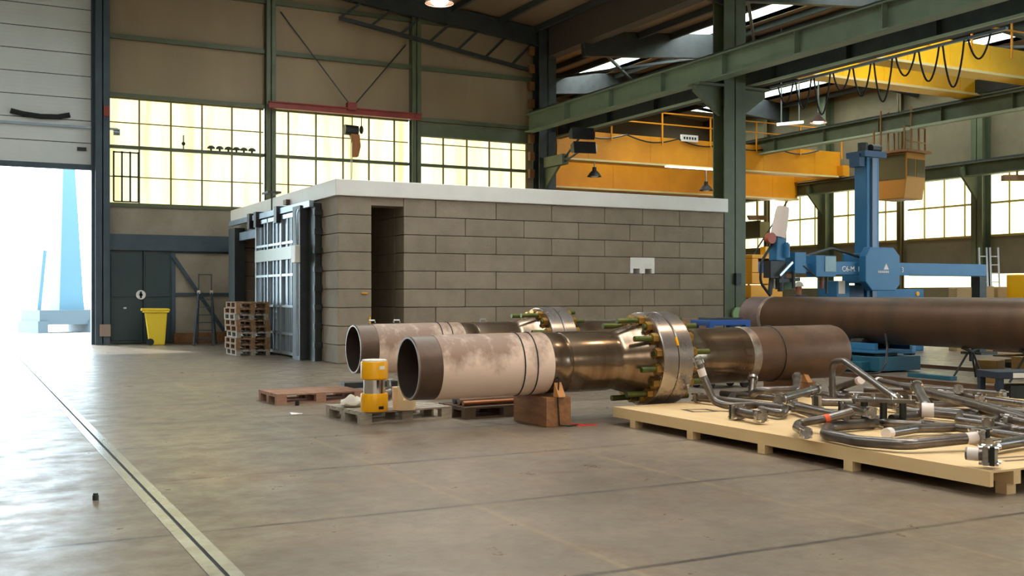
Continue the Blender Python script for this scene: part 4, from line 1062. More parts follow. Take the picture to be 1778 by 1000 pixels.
for (px, py, X_, Y_) in ((1032, 307, 21.6, 33.4), (1226, 331, 26.4, 33.4)):
    xq = XatY(px, 34.0); p = pt(px, py, sn * xq + cs * 34.0)
    lab = 'dark unlit bell lamp under the far crane near the corner column' if px < 1100 else 'dark unlit bell lamp under the far crane beside the big green column'
    cone_lamp(lab, p, .27, False, 6.42 - p.z, 'unlit bell lamps')
# lamps over the near hall behind the viewer
for (x, y, t_) in ((4.5, 6.0, 'nearest the viewer'), (8.5, 5.0, 'over the plywood pallet'), (12.5, 9.0, 'over the rusty end of the pipes')):
    cone_lamp('high bay lamp above the picture, ' + t_, (x, y, 8.9), .34, True, z1(x) - 8.9 - .005, 'high bay lamps')
# crane cab
o = thing('crane_cab', 'yellow operator cab with glass front hanging left of the wide wall post', 'crane cab', (29.0, 26.6, 4.7), .15)
b = MB(); b.prism([(-.55, .05), (.55, .05), (.65, .75), (.65, 1.62), (-.65, 1.62), (-.65, .75)], 'x', -.55, .55); b.build('cab_shell', mat('cab_orange', S(160, 108, 30), .5), o, smooth=False, bevel=.02)
for s_, nm in ((-1, 'front_window'),):
    b = MB(); b.box((-.562, -.6, .72), (-.552, .58, 1.55)); b.build('side_window', mat('dirty_glass', S(84, 76, 50), .2), o, smooth=False)
b = MB(); b.box((-.5, -.668, .8), (-.05, -.655, 1.4)); b.build('front_window', MATS['dirty_glass'], o, smooth=False)
b = MB(); b.box((.02, -.668, .8), (.5, -.655, 1.4)); b.build('front_window', MATS['dirty_glass'], o, smooth=False)
b = MB(); b.box((-.7, -.8, 1.62), (.7, .75, 1.7)); b.build('roof', mat('brown_roof', S(120, 80, 40), .6), o, smooth=False)
for x in (-.6, -.2, .25, .62):
    for y in (-.6, .6): q = MB(); q.bar((x, y, 1.7), (x, y, 3.2 if abs(x) < .5 else 2.5), .05, .05); q.build('hanger_rod', mat('rust_rod', S(130, 92, 50), .6), o, smooth=False)
b = MB()
for z in (2.0, 2.5): b.bar((-.62, -.6, z), (.62, -.6, z), .04, .04); 
b.build('guard_rail', MATS['rust_rod'], o, smooth=False)
# festoon cables under the dark runway beam
for k in range(10):
    y = 22.3 - k * .68; dr_ = .5 + .25 * (k % 3); w_ = .58
    P = [(19.75, y - w_ * u, 7.12 - dr_ * math.sin(PI * u) ** .8) for u in [i / 14 for i in range(15)]]
    b = MB(); b.tube(P, .022, 6); 
    q = b.build('festoon_cable', RUBBER)
    tag(q, ['festoon cable loop nearest the big column', 'second festoon cable loop from the big column', 'third festoon cable loop from the big column', 'fourth festoon cable loop from the big column', 'fifth festoon cable loop from the big column',
            'sixth festoon cable loop from the big column', 'seventh festoon cable loop from the big column', 'eighth festoon cable loop from the big column', 'ninth festoon cable loop, just before the last', 'festoon cable loop farthest from the big column'][k], 'cable', 'festoon cable loops under the runway beam')
b = MB(); b.box((19.71, 15.2, 7.10), (19.79, 22.6, 7.16)); tag(b.build('festoon_track', GALV, smooth=False), 'thin pale track carrying the looping festoon cables', 'track')
# fluorescent fitting
p = pt(1350, 216, 37.5); q_ = pt(1394, 212, 37.8)
o = thing('tube_lamp', 'slim white tube lamp hanging from two rods right of the big column', 'lamp', p)
b = MB(); b.bar(p, q_, .12, .1); b.build('tube', emis('tube_soft', (.9, .95, .95, 1), .45), o, world=True, smooth=False)
for t in (.15, .85):
    m_ = p.lerp(q_, t); b = MB(); b.cyl(m_, (m_.x, m_.y, z2(m_.x) - .05), .025, 6); b.build('rod', ALU, o, world=True)

# flood lights on the corner column
arm = MB(); pz = pt(968, 262, 36.2); arm.bar((18.4, YB - .9, 6.1), (18.4, YB - 2.2, 6.1), .25, .35); arm.prism([(YB - .85, 5.2), (YB - .85, 5.9), (YB - 1.8, 5.9)], 'x', 18.35, 18.45)
tag(arm.build('wall_bracket', GREEN, smooth=False), 'green bracket sticking out of the corner column below the runway beam', 'bracket')
for k, (px, py) in enumerate(((1011, 233), (1014, 257))):
    p = pt(px, py, 35.0)
    o = thing('flood_light', ['upper dark box flood light by the corner column', 'lower dark box flood light by the corner column'][k], 'lamp', p, -YAW + .25, 'flood lights')
    b = MB(); b.prism([(-.2, -.2), (.18, -.14), (.22, .12), (-.12, .2)], 'x', -.4, .36); b.build('housing', BLACK, o, smooth=False, bevel=.01)
    b = MB(); b.box((.36, -.14, -.12), (.40, .14, .12)); b.build('end_cap', WHITE if k else RED, o, smooth=False)
    b = MB(); b.bar(p, (18.4, YB - 2.1, 6.0 + .12 * (1 - k)), .05, .05); b.build('mounting_arm', DKSTEEL, o, world=True, smooth=False)

# red beam, stays and hoist on the back wall
xa, xb = XatY(460, YB), XatY(722, YB)
o = thing('hoist_beam', 'long rusty red hoist beam across the top of the middle window', 'beam', (xa, YB - .45, 7.3))
b = MB(); b.beamI((xa, YB - .48, 7.32), (xb, YB - .48, 7.32), .22, .16, .03, .02); b.build('girder', RED, o, world=True, smooth=False)
xt = XatY(611, YB - .45)
for px, zz in ((487, 10.5), (704, 9.9)):
    b = MB(); b.cyl((xt, YB - .48, 7.55), (XatY(px, YB), YB - .02, zz), .022, 6); b.build('stay_rod', DKSTEEL, o, world=True)
b = MB(); b.box((xt - .18, YB - .6, 7.46), (xt + .12, YB - .36, 7.7)); b.build('trolley', RED, o, world=True, smooth=False)
for x in (xa + .1, xb - .1):
    b = MB(); b.box((x - .05, YB - .48, 7.4), (x + .05, YB, 7.46)); b.build('wall_cleat', DKSTEEL, o, world=True, smooth=False)
o = thing('chain_hoist', 'black and orange chain hoist hanging before the middle window', 'hoist', (xt, YB - .48, 6.3))
b = MB(); b.cyl((xt, YB - .48, 7.3), (xt, YB - .48, 6.98), .02, 6); b.build('hook', DKSTEEL, o, world=True)
b = MB(); b.cyl((xt - .26, YB - .48, 6.82), (xt + .18, YB - .48, 6.80), .17, 16); b.build('motor', BLACK, o, world=True)
b = MB(); b.prism([(xt - .08, 6.7), (xt + .22, 6.68), (xt + .26, 6.3), (xt + .18, 5.95), (xt + .02, 5.95), (xt + .02, 6.4)], 'y', YB - .6, YB - .36); b.build('chain_bag', mat('hoist_orange', S(150, 92, 44), .6), o, world=True, smooth=False, bevel=.02)
b = MB(); b.cyl((xt - .04, YB - .48, 6.66), (xt - .05, YB - .48, 4.65), .014, 6); b.cyl((xt + .01, YB - .48, 6.66), (xt - .02, YB - .48, 4.65), .014, 6); b.build('chain', ALU, o, world=True)
b = MB(); b.sph((xt - .035, YB - .48, 4.6), .07, 10, 6); b.build('lower_block', DKSTEEL, o, world=True)
b = MB(); x2 = XatY(627, YB - .45); b.cyl((x2, YB - .48, 7.3), (x2, YB - .48, 6.75), .015, 6); b.sph((x2, YB - .48, 6.85), .07, 10, 6, sc_=(1, 1, 2)); tag(b.build('spare_hook', BLACK), 'small black hook hanging beside the chain hoist', 'hook')
# parked cable trolleys on the window rail
zr = 5.93
for k, px in enumerate((367, 382, 397, 411, 424, 438)):
    x = XatY(px, YB - .1)
    o = thing('cable_trolley', ['leftmost of six bell shaped cable trolleys on the window rail', 'second from the left of the cable trolleys on the window rail', 'third from the left of the cable trolleys on the window rail', 'fourth from the left of the cable trolleys on the window rail', 'fifth from the left of the cable trolleys on the window rail', 'rightmost of six bell shaped cable trolleys on the window rail'][k], 'cable trolley', (x, YB - .06, zr), 0, 'cable trolleys on the window rail')
    b = MB(); b.lathe([(.0, .03), (.06, .03), (.06, .12), (.1, .115), (.15, .06), (.16, .001)], n=14, cap=False); b.build('body', DKSTEEL, o)
b = MB(); x = XatY(319, YB - .1); b.cyl((x, YB - .06, zr), (x, YB - .06, zr + .42), .02, 6); b.sph((x, YB - .06, zr + .16), .06, 10, 6); tag(b.build('rail_stop', DKSTEEL), 'short upright stop rod standing on the window rail', 'stop')
b = MB(); x = XatY(187, YB - .5); b.box((x - .1, YB - .46, 6.7), (x + .06, YB - .42, 7.0)); tag(b.build('warning_plate', RED, smooth=False), 'small red plate on the blue grey door post', 'sign')
b = MB(); x = XatY(185, YB - .5); b.box((x - .18, YB - .44, .25), (x + .12, YB - .41, .6)); tag(b.build('warning_plate', mat('worn_sign', S(150, 130, 120), .7), smooth=False), 'worn paper sign low on the blue grey door post', 'sign')

# ================================================================== NEAR THE DOOR
g = fl(267, 598)
o = thing('wheelie_bin', 'yellow wheelie bin standing against the dark double door', 'bin', (g.x, g.y - .35, 0), -.1)
b = MB(); prof = [(-.24, .06), (.26, .0), (.30, .98), (-.32, .98)]
BINY = mat('bin_yellow', S(228, 194, 36), .45); b.prism([(-.20, .14), (-.12, .0), (.24, .0), (.31, .98), (-.31, .98)], 'y', -.26, .26); b.build('body', BINY, o, smooth=False, bevel=.03)
b = MB(); b.box((-.36, -.3, .95), (.36, .3, 1.0)); b.build('rim', BINY, o, smooth=False, bevel=.01)
b = MB(); b.prism([(-.42, 1.0), (.40, 1.0), (.36, 1.07), (-.40, 1.08)], 'y', -.3, .3); b.build('lid', BINY, o, smooth=False, bevel=.02)
for s_ in (-1, 1):
    b = MB(); b.lathe([(-.03, .1), (.03, .1)], (-.16, s_ * .25, .1), 'y', 18); b.build('wheel', RUBBER, o)
# step ladder
g = fl(356, 599)
o = thing('step_ladder', 'dark blue A frame step ladder open before the lower wall panel', 'ladder', (g.x, g.y, 0), -.3)
for s_ in (-1, 1):
    b = MB(); b.bar((s_ * .27, -.45, 0), (s_ * .18, 0, 1.55), .05, .07); b.bar((s_ * .18, 0, 1.55), (s_ * .18, .02, 2.08), .03, .03); b.build('front_rail', BLUEGREY, o, smooth=False)
    b = MB(); b.bar((s_ * .27, .55, 0), (s_ * .18, .05, 1.55), .045, .05); b.build('rear_rail', BLUEGREY, o, smooth=False)
    b = MB(); b.box((s_ * .18 - .04, -.04, 1.5), (s_ * .18 + .04, .06, 1.6)); b.build('hinge', WHITE, o, smooth=False)
for k in range(6):
    t = (k + 1) / 7.0; b = MB(); b.box((-.25 + .08 * t, -.45 * (1 - t) - .04, 1.55 * t - .012), (.25 - .08 * t, -.45 * (1 - t) + .05, 1.55 * t + .012)); b.build('step', BLUEGREY, o, smooth=False)
b = MB(); b.bar((-.18, .02, 2.06), (.18, .02, 2.06), .03, .03); b.build('top_bar', BLUEGREY, o, smooth=False)
b = MB(); b.bar((-.26, .5, .15), (.26, .5, .15), .03, .03); b.build('spreader', BLUEGREY, o, smooth=False)
b = MB(); xa = XatY(300, YB); b.box((xa, YB - .25, 0), (xa + 2.6, YB - .06, .30)); tag(b.build('timber_stack', WOODB, smooth=False, bevel=.01), 'low brown timber lying along the foot of the lower wall panel', 'timber')
# yard tower outside
g = pt(116, 560, 45.0)
o = thing('pylon', 'tapered blue steel tower leg seen outside through the open doorway', 'tower', (g.x, g.y, -.12), .3)
b = MB(); H_ = 8.6
def frust(x0, y0, a, x1, y1, c_, z0_, z1_, mb):
    mb.add([(x0 - a, y0 - a, z0_), (x0 + a, y0 - a, z0_), (x0 + a, y0 + a, z0_), (x0 - a, y0 + a, z0_), (x1 - c_, y1 - c_, z1_), (x1 + c_, y1 - c_, z1_), (x1 + c_, y1 + c_, z1_), (x1 - c_, y1 + c_, z1_)],
           [(0, 3, 2, 1), (4, 5, 6, 7), (0, 1, 5, 4), (1, 2, 6, 5), (2, 3, 7, 6), (3, 0, 4, 7)])
frust(0, 0, .52, 0, 0, .17, .9, H_, b); b.build('tower_leg', PYLON, o, smooth=False)
b = MB(); b.box((-1.5, -1.0, .35), (.95, 1.0, .95)); b.build('base_beam', mat('base_steel', S(70, 84, 96), .6), o, smooth=False)
for x in (-1.4, .7):
    b = MB(); b.box((x - .2, -1.1, 0), (x + .2, 1.1, .5)); b.build('footing', MATS['base_steel'], o, smooth=False)
b = MB(); b.bar((-1.4, -.6, .9), (-1.15, -.6, 3.4), .14, .14); b.build('side_strut', PYLON, o, smooth=False)
b = MB(); b.bar((.9, .6, .9), (.5, .4, 3.6), .16, .16); b.build('side_strut', PYLON, o, smooth=False)
for k in range(4):
    g = pt(55 + 22 * k, 556, 62 + 6 * k); b = MB(); 
    b.box((g.x - .4, g.y - .4, -.12), (g.x + .4, g.y + .4, 1.6 + .8 * (k % 2))); tag(b.build('yard_post', mat('pale_grey', S(150, 165, 172), .7), smooth=False), ['farthest left pale block standing in the bright yard', 'second pale block in the bright yard beside the tower base', 'pale block just left of the tower in the yard', 'pale block right of the tower in the yard'][k], 'block', 'pale blocks in the yard')

# ================================================================== WELDING MANIPULATOR
o = thing('welding_manipulator', 'tall blue column and boom welding machine behind the rusty pipe', 'machine', (19.2, 18.6, 0), 0)
b = MB(); b.box((-.2, -.2, .4), (.2, .2, 4.78)); b.build('mast', BLUE, o, smooth=False, bevel=.02)
b = MB(); b.box((-.07, -.25, .6), (.07, -.2, 4.7)); b.build('mast_guide', mat('mast_grey_blue', S(92, 104, 120), .4, .3), o, smooth=False)
b = MB(); b.box((-.36, -.3, 4.72), (.34, .3, 4.86)); b.box((-.4, -.16, 4.5), (-.22, .16, 4.8)); b.build('mast_head', mat('dark_blue2', S(34, 70, 104), .5), o, smooth=False)
b = MB(); b.cyl((-.12, 0, 4.86), (-.12, 0, 5.08), .12, 14); b.build('lift_motor', DKSTEEL, o)
b = MB(); b.cyl((.02, -.1, 4.95), (.3, -.1, 4.95), .1, 14); b.build('winch', DKSTEEL, o)
b = MB(); b.box((-.75, -.8, .1), (.75, .8, .42)); b.build('carriage', BLUE, o, smooth=False, bevel=.02)
for sx in (-.8, .8):
    for y in (-.55, .55): q = MB(); q.lathe([(-.05, .17), (.05, .17)], (sx, y, .175), 'x', 18); q.build('wheel', DKSTEEL, o)
b = MB(); b.box((17.65 - 19.2, -.55, 1.93), (22.7 - 19.2, -.33, 2.23)); bo = b.build('boom', BLUE, o, smooth=False, bevel=.015)
def letters(txt, loc, size, parent, m=WHITE):
    cu = bpy.data.curves.new('lettering', 'FONT'); cu.body = txt; cu.size = size; cu.extrude = .004; cu.materials.append(m)
    t = bpy.data.objects.new('lettering', cu); C.objects.link(t); 
    bpy.context.view_layer.update(); dg = bpy.context.evaluated_depsgraph_get()
    me = bpy.data.meshes.new_from_object(t.evaluated_get(dg)); bpy.data.objects.remove(t)
    if not me.materials: me.materials.append(m)
    t = bpy.data.objects.new('lettering', me); C.objects.link(t); t.parent = parent; t.location = loc; t.rotation_euler = (PI / 2, 0, 0); return t
letters('C6-M. 1', (-1.34, -.556, 2.01), .17, bo); letters('3', (.54, -.556, 2.01), .17, bo)
b = MB(); b.prism([(-.81, 2.36), (-.67, 2.57), (.08, 2.57), (.29, 2.38), (.29, 1.72), (.14, 1.57), (-.6, 1.57), (-.81, 1.78)], 'y', -.75, -.55)
b.build('slide_housing', BLUE, o, smooth=False, bevel=.02)
b = MB(); b.box((-.5, -.55, 1.75), (.3, .3, 2.45)); b.build('saddle', BLUE, o, smooth=False, bevel=.02)
b = MB(); b.prism([(-.24, 2.06), (-.16, 2.2), (-.08, 2.06)], 'y', -.758, -.75); b.build('emblem', WHITE, o, smooth=False)
q = MB()
for k in range(6): q.box((-.42 + k * .06, -.758, 1.98), (-.38 + k * .06, -.75, 2.03))
q.build('emblem_lettering', WHITE, o, smooth=False)
# head end
hx = -19.2 + 15.9; hy = -.4
b = MB(); b.box((16.42 - 19.2, -.6, 1.95), (16.75 - 19.2, -.25, 2.42)); b.build('cross_slide', BLUE, o, smooth=False, bevel=.01)
b = MB(); b.box((17.02 - 19.2, -.62, 1.88), (17.62 - 19.2, -.3, 2.36)); b.build('control_box', BLUE, o, smooth=False, bevel=.01)
b = MB(); b.box((17.28 - 19.2, -.64, 2.0), (17.6 - 19.2, -.62, 2.34)); b.build('panel_face', mat('panel_grey', S(140, 170, 180), .5), o, smooth=False)
b = MB(); b.bar((hx + .05, hy, 2.08), (17.66 - 19.2, hy, 2.08), .16, .18); b.build('arm', BLUE, o, smooth=False)
b = MB(); b.bar((hx + .18, hy, 2.22), (hx + .22, hy, 2.75), .26, .26); b.build('wire_feeder', BLUE, o, smooth=False, bevel=.02)
b = MB(); b.tube([(hx + .2, hy, 2.74), (hx + .26, hy, 3.0), (hx + .33, hy, 3.3), (hx + .36, hy, 3.42)], [.17, .165, .15, .13], 16); b.build('cloth_cover', mat('white_cloth', S(226, 208, 198), .8), o)
b = MB(); b.box((hx - .1, hy - .12, 1.85), (hx + .35, hy + .12, 2.22)); b.cyl((hx + .02, hy, 1.85), (hx - .02, hy, 1.48), .05, 10); b.cyl((hx + .2, hy - .1, 1.9), (hx + .2, hy - .1, 1.55), .07, 10); b.build('torch_head', DKSTEEL, o, smooth=False)
b = MB(); b.lathe([(-.06, .12), (.06, .12)], (hx - .05, hy - .05, 2.72), 'y', 16); b.build('wire_spool', mat('copper_red', S(170, 90, 70), .5), o)
b = MB(); b.tube(fillet([(hx + .05, hy, 2.6), (hx - .35, hy - .1, 2.2), (hx - .38, hy - .1, 1.75), (hx - .1, hy - .1, 1.46)], .3), .03, 8); b.build('hose', BLACK, o)
b = MB(); b.box((hx + .3, hy - .1, 1.6), (hx + .6, hy + .2, 1.85)); b.build('flux_tray', mat('dull_green', S(60, 90, 60), .6), o, smooth=False)
b = MB(); b.box((hx + .38, hy - .06, 1.85), (hx + .56, hy + .16, 2.05)); b.build('flux_hopper', mat('hopper_brown', S(120, 76, 40), .6), o, smooth=False)
b = MB(); b.box((17.95 - 19.2, -.3, .45), (18.35 - 19.2, .3, 1.8)); b.build('cabinet', BLUE, o, smooth=False, bevel=.015)
b = MB(); b.box((18.0 - 19.2, -.31, 1.5), (18.2 - 19.2, -.3, 1.8)); b.build('paper_label', WHITE, o, smooth=False)
b = MB(); b.box((18.4 - 19.2, -.2, .45), (18.9 - 19.2, .3, 1.7)); b.build('power_pack', mat('dark_blue2', S(34, 70, 104)), o, smooth=False)
for k, (x_, y_, z_, r_, h_, m_, nm) in enumerate(((.32, -.16, 2.3, .07, .3, BLUE, 'slide_motor'), (.62, -.12, 2.12, .06, .2, DKSTEEL, 'slide_motor'), (.2, .1, 1.62, .05, .3, ALU, 'guide_rod'), (.48, -.2, 1.62, .04, .36, DKSTEEL, 'guide_rod'), (.62, -.05, 1.72, .03, .4, DKSTEEL, 'guide_rod'),
        (1.5, -.15, 1.5, .03, .5, DKSTEEL, 'guide_rod'), (1.4, -.1, 1.62, .05, .3, MATS['hopper_brown'], 'flux_bottle'))):
    b = MB(); b.lathe([(z_, r_), (z_ + h_, r_), (z_ + h_, r_ * .6), (z_ + h_ + .03, r_ * .6)], (hx + x_, hy + y_, 0), 'z', 14); b.build(nm, m_, o)
b = MB(); b.bar((hx + .1, hy - .14, 1.78), (hx + .7, hy - .14, 1.82), .06, .08); b.build('cross_bar', DKSTEEL, o, smooth=False)
b = MB(); b.bar((hx + .1, hy - .18, 1.9), (hx + .46, hy - .18, 2.2), .05, .05); b.build('link_arm', ALU, o, smooth=False)
b = MB(); b.tube(fillet([(hx + .5, hy - .1, 2.25), (hx + .8, hy - .2, 2.1), (hx + 1.2, hy - .2, 1.85), (hx + 1.5, hy - .1, 1.95)], .2), .02, 6); b.build('hose', DKSTEEL, o)
b = MB(); b.tube(fillet([(17.0 - 19.2, -.3, 2.35), (17.8 - 19.2, -.3, 2.55), (18.9 - 19.2, -.3, 2.3)], .4), .03, 6); b.build('hose', DKSTEEL, o)
# support post under the right end of the boom
b = MB(); b.box((-.12, -.12, 0), (.12, .12, 1.92)); b.box((-.3, -.3, 0), (.3, .3, .06)); q = b.build('boom_rest', DKSTEEL, smooth=False); q.location = (22.55, 18.15, 0); tag(q, 'dark post under the right end of the blue boom', 'post')
b = MB(); b.box((-.9, -.3, .0), (.9, .3, 1.62)); q = b.build('blue_cabinet', BLUE, smooth=False, bevel=.02); q.location = (21.7, 20.2, 0); tag(q, 'low blue cabinet below the right half of the boom', 'cabinet')
q2 = MB(); q2.lathe([(-.33, .06), (-.30, .06)], (.65, 0, 1.5), 'y', 16); q2.build('yellow_disc', YELP, q)
# yellow machine between column and head
o = thing('yellow_machine', 'stacked yellow machine blocks between the big column and the welding head', 'machine', (20.6, 24.2, 0), 0)
b = MB()
for k, (x0, x1, z0_, z1_) in enumerate(((-.62, .6, 0, 1.35), (-.62, .56, 1.38, 1.75), (-.58, .54, 1.78, 2.1))): b.box((x0, -.5, z0_), (x1, .5, z1_))
b.build('body', mat('machine_orange', S(232, 160, 20), .45), o, smooth=False, bevel=.02)
b = MB(); b.box((-.58, -.5, 2.1), (-.34, .5, 2.5)); b.box((.32, -.5, 2.1), (.54, .5, 2.5)); b.box((-.58, -.5, 2.5), (.56, .5, 2.62)); b.build('yoke', MATS['machine_orange'], o, smooth=False, bevel=.02)
b = MB(); b.box((-.3, -.4, 2.11), (.3, .4, 2.42)); b.build('motor_box', BLUE2, o, smooth=False)
b = MB(); b.box((-.1, -.52, 2.62), (.02, -.3, 2.85)); b.build('yellow_post', YEL2, o, smooth=False)
# duct and work lamp near the right wall
b = MB(); yq = YatX(1331, 33.9); b.box((33.5, yq, 4.15), (34.05, 43.9, 4.9)); b.box((33.48, yq, 4.9), (33.56, 43.9, 4.96)); q = b.build('air_duct', mat('duct_brown', S(96, 88, 56), .6), smooth=False); tag(q, 'dull horizontal duct crossing the first bright window right of the big column', 'duct')
p = pt(1312, 378, 1.0); xq = 33.35; p = Vector((xq, YatX(1314, xq), 0)); p.z = EYE + (510 - 378) * (sn * p.x + cs * p.y) / FPX; b = MB(); b.prism([(-.35, -.1), (.4, -.1), (.45, .1), (-.45, .1)], 'y', -.15, .15); b.bar((0, 0, .1), (.0, 0, 5.9 - p.z), .05, .05); q = b.build('work_light', mat('brown_lamp', S(110, 80, 50), .6), smooth=False); q.location = p; q.rotation_euler = (0, 0, -YAW); tag(q, 'small dark lamp in front of the first bright window', 'lamp')
b = MB(); b.bar((33.25, YatX(1371, 33.25), 5.84), (31.0, YatX(1300, 31.0), 2.9), .05, .05); b.bar((31.0, YatX(1300, 31.0), 2.9), (31.0, YatX(1300, 31.0), 0), .07, .07); tag(b.build('stay_cable', DKSTEEL, smooth=False), 'thin slanting stay across the first bright windows', 'cable')
xq = 33.35; p = Vector((xq, YatX(1766, xq), 0)); p.z = EYE + (510 - 309) * (sn * p.x + cs * p.y) / FPX; b = MB(); b.box((-.5, -.15, -.1), (.5, .15, .1)); b.bar((0, 0, .1), (0, 0, 5.86 - p.z), .05, .05); q = b.build('work_light', MATS['brown_lamp'], smooth=False); q.location = p; q.rotation_euler = (0, 0, -.5); tag(q, 'dark box lamp before the bright window at the right edge', 'lamp')
# yellow cabinet, cartons, barrier, ladders on the right
g = fl(1778, 575)
def place(px, z_top_py, d): return pt(px, z_top_py, d)
p = pt(1784, 477, 28.0); b = MB(); b.box((-.36, -.36, 0), (.5, .36, p.z)); q = b.build('yellow_cabinet', YEL2, smooth=False, bevel=.02); q.location = (p.x, p.y, 0); tag(q, 'yellow cabinet at the right edge beyond the rusty pipe', 'cabinet')
for k, (px, py, w_) in enumerate(((1668, 500, .22), (1706, 497, .2), (1733, 498, .13))):
    p = pt(px, py, 28.0 + k * .1); b = MB(); b.box((-w_, -.22, 0), (w_, .22, p.z)); q = b.build('carton', CARD, smooth=False, bevel=.01); q.location = (p.x, p.y, 0); q.rotation_euler = (0, 0, -.4)
    tag(q, ['tall cardboard box beside the low blue cabinet', 'tall cardboard box behind the red and white post', 'tall cardboard box next to the yellow cabinet'][k], 'box', 'cardboard boxes by the right wall')
p = pt(1697, 488, 27.0); o = thing('barrier_post', 'red and white banded post in front of the cardboard boxes', 'post', (p.x, p.y, 0))
for k in range(6):
    b = MB(); b.lathe([(k * p.z / 6, .055), ((k + 1) * p.z / 6, .055)], n=12); b.build('band', mat('signal_red', S(215, 80, 40), .5) if k % 2 else WHITE, o)
for k, (pa, pb) in enumerate((((1708, 512), (1700, 432)), ((1732, 512), (1717, 430)))):
    pass
for k, (pxs) in enumerate(((1700, 1713), (1719, 1733))):
    o = thing('leaning_ladder', ['pale ladder leaning at the wide wall post', 'second pale ladder, leaning right of the first'][k], 'ladder', (pt(pxs[0], 500, 31).x, pt(pxs[0], 500, 31).y, 0), 0, 'leaning ladders')
    foot = [pt(x + 6, 595, 30.6) for x in pxs]; head = [pt(x, 431, 33.0) for x in pxs]
    for f_, h_ in zip(foot, head):
        f_.z = 0; b = MB(); b.bar(f_, h_, .05, .07); b.build('rail', ALU, o, world=True, smooth=False)
    for i in range(1, 11):
        t = i / 11; b = MB(); b.cyl(foot[0].lerp(head[0], t), foot[1].lerp(head[1], t), .015, 6); b.build('rung', ALU, o, world=True)
# low shelf under the right windows, outside greenery not visible
# small things on the floor
for k, (px, py, r, h, mt, lab) in enumerate(((166, 868, .022, .05, DKSTEEL, 'small dark bolt standing alone on the floor between two joints'), (516, 704, .03, .07, BLACK, 'small dark bolt on the floor in front of the reddish pallet'))):
    g = fl(px, py); b = MB(); b.lathe([(0, r), (h * .7, r), (h * .7, r * .8), (h, r * .8)], n=10); q = b.build('floor_bolt', mt); q.location = g; tag(q, lab, 'bolt')
g = fl(514, 719); b = MB(); b.add([(-.07, -.05, .004), (.07, -.04, .012), (.06, .05, .004), (-.06, .06, .02), (-.07, -.05, .001), (.07, -.04, .001), (.06, .05, .001), (-.06, .06, .001)], [(0, 1, 2, 3), (7, 6, 5, 4), (0, 4, 5, 1), (1, 5, 6, 2), (2, 6, 7, 3), (3, 7, 4, 0)]); q = b.build('paper_scrap', WHITEM, smooth=False); q.location = g; tag(q, 'white scrap of paper on the floor before the reddish pallet', 'paper')

# ================================================================== PERSON BEHIND THE PIPE
def person(loc, rz):
    verts = {'pel': (0, 0, .95), 'wai': (0, 0, 1.10), 'che': (0, .02, 1.32), 'nec': (0, .01, 1.47), 'hea0': (0, -.01, 1.54), 'hea1': (0, -.02, 1.64), 'hea2': (0, -.01, 1.71),
             'shl': (-.19, .02, 1.40), 'ell': (-.27, .02, 1.12), 'wrl': (-.25, -.16, .94), 'hal': (-.24, -.24, .90), 'shr': (.19, .02, 1.40), 'elr': (.27, .02, 1.12), 'wrr': (.25, -.16, .94), 'har': (.24, -.24, .90),
             'hil': (-.10, 0, .90), 'knl': (-.12, -.02, .50), 'anl': (-.12, .03, .09), 'tol': (-.13, -.16, .04), 'hir': (.10, 0, .90), 'knr': (.12, -.02, .50), 'anr': (.12, .03, .09), 'tor': (.13, -.16, .04)}
    rad = {'pel': .15, 'wai': .14, 'che': .16, 'nec': .06, 'hea0': .065, 'hea1': .088, 'hea2': .07, 'shl': .075, 'ell': .05, 'wrl': .038, 'hal': .045, 'shr': .075, 'elr': .05, 'wrr': .038, 'har': .045, 'hil': .10, 'knl': .07, 'anl': .05, 'tol': .045, 'hir': .10, 'knr': .07, 'anr': .05, 'tor': .045}
    ed = [('pel', 'wai'), ('wai', 'che'), ('che', 'nec'), ('nec', 'hea0'), ('hea0', 'hea1'), ('hea1', 'hea2'), ('che', 'shl'), ('shl', 'ell'), ('ell', 'wrl'), ('wrl', 'hal'), ('che', 'shr'), ('shr', 'elr'), ('elr', 'wrr'), ('wrr', 'har'),
          ('pel', 'hil'), ('hil', 'knl'), ('knl', 'anl'), ('anl', 'tol'), ('pel', 'hir'), ('hir', 'knr'), ('knr', 'anr'), ('anr', 'tor')]
    for sd, sx in (('l', -1), ('r', 1)):
        h = verts['ha' + sd]
        for k in range(4):
            x = h[0] + (k - 1.5) * .021; L_ = (.075, .085, .08, .06)[k]
            for j, (dy, dz) in enumerate(((-.03, 0), (-.03 - L_ * .5, -.01), (-.03 - L_ * .85, -.045))):
                nm = 'f%s%d%d' % (sd, k, j); verts[nm] = (x, h[1] + dy, h[2] + dz); rad[nm] = .009
                ed.append(('ha' + sd if j == 0 else 'f%s%d%d' % (sd, k, j - 1), nm))
        for j, (dx, dy, dz) in enumerate(((-.045, .0, -.01), (-.062, -.045, -.03))):
            nm = 't%s%d' % (sd, j); verts[nm] = (h[0] + sx * dx, h[1] + dy, h[2] + dz); rad[nm] = .010
            ed.append(('ha' + sd if j == 0 else 't%s0' % sd, nm))
    ks = list(verts); me = bpy.data.meshes.new('person'); me.from_pydata([verts[k] for k in ks], [(ks.index(a), ks.index(b_)) for a, b_ in ed], [])
    o = bpy.data.objects.new('person', me); C.objects.link(o); o.location = loc; o.rotation_euler = (0, 0, rz)
    sk = o.modifiers.new('skin', 'SKIN'); o.modifiers.new('smooth', 'SUBSURF').levels = 2; o.modifiers['smooth'].render_levels = 2
    for i, k in enumerate(ks): me.skin_vertices[0].data[i].radius = (rad[k], rad[k]); 
    me.skin_vertices[0].data[0].use_root = True
    return o

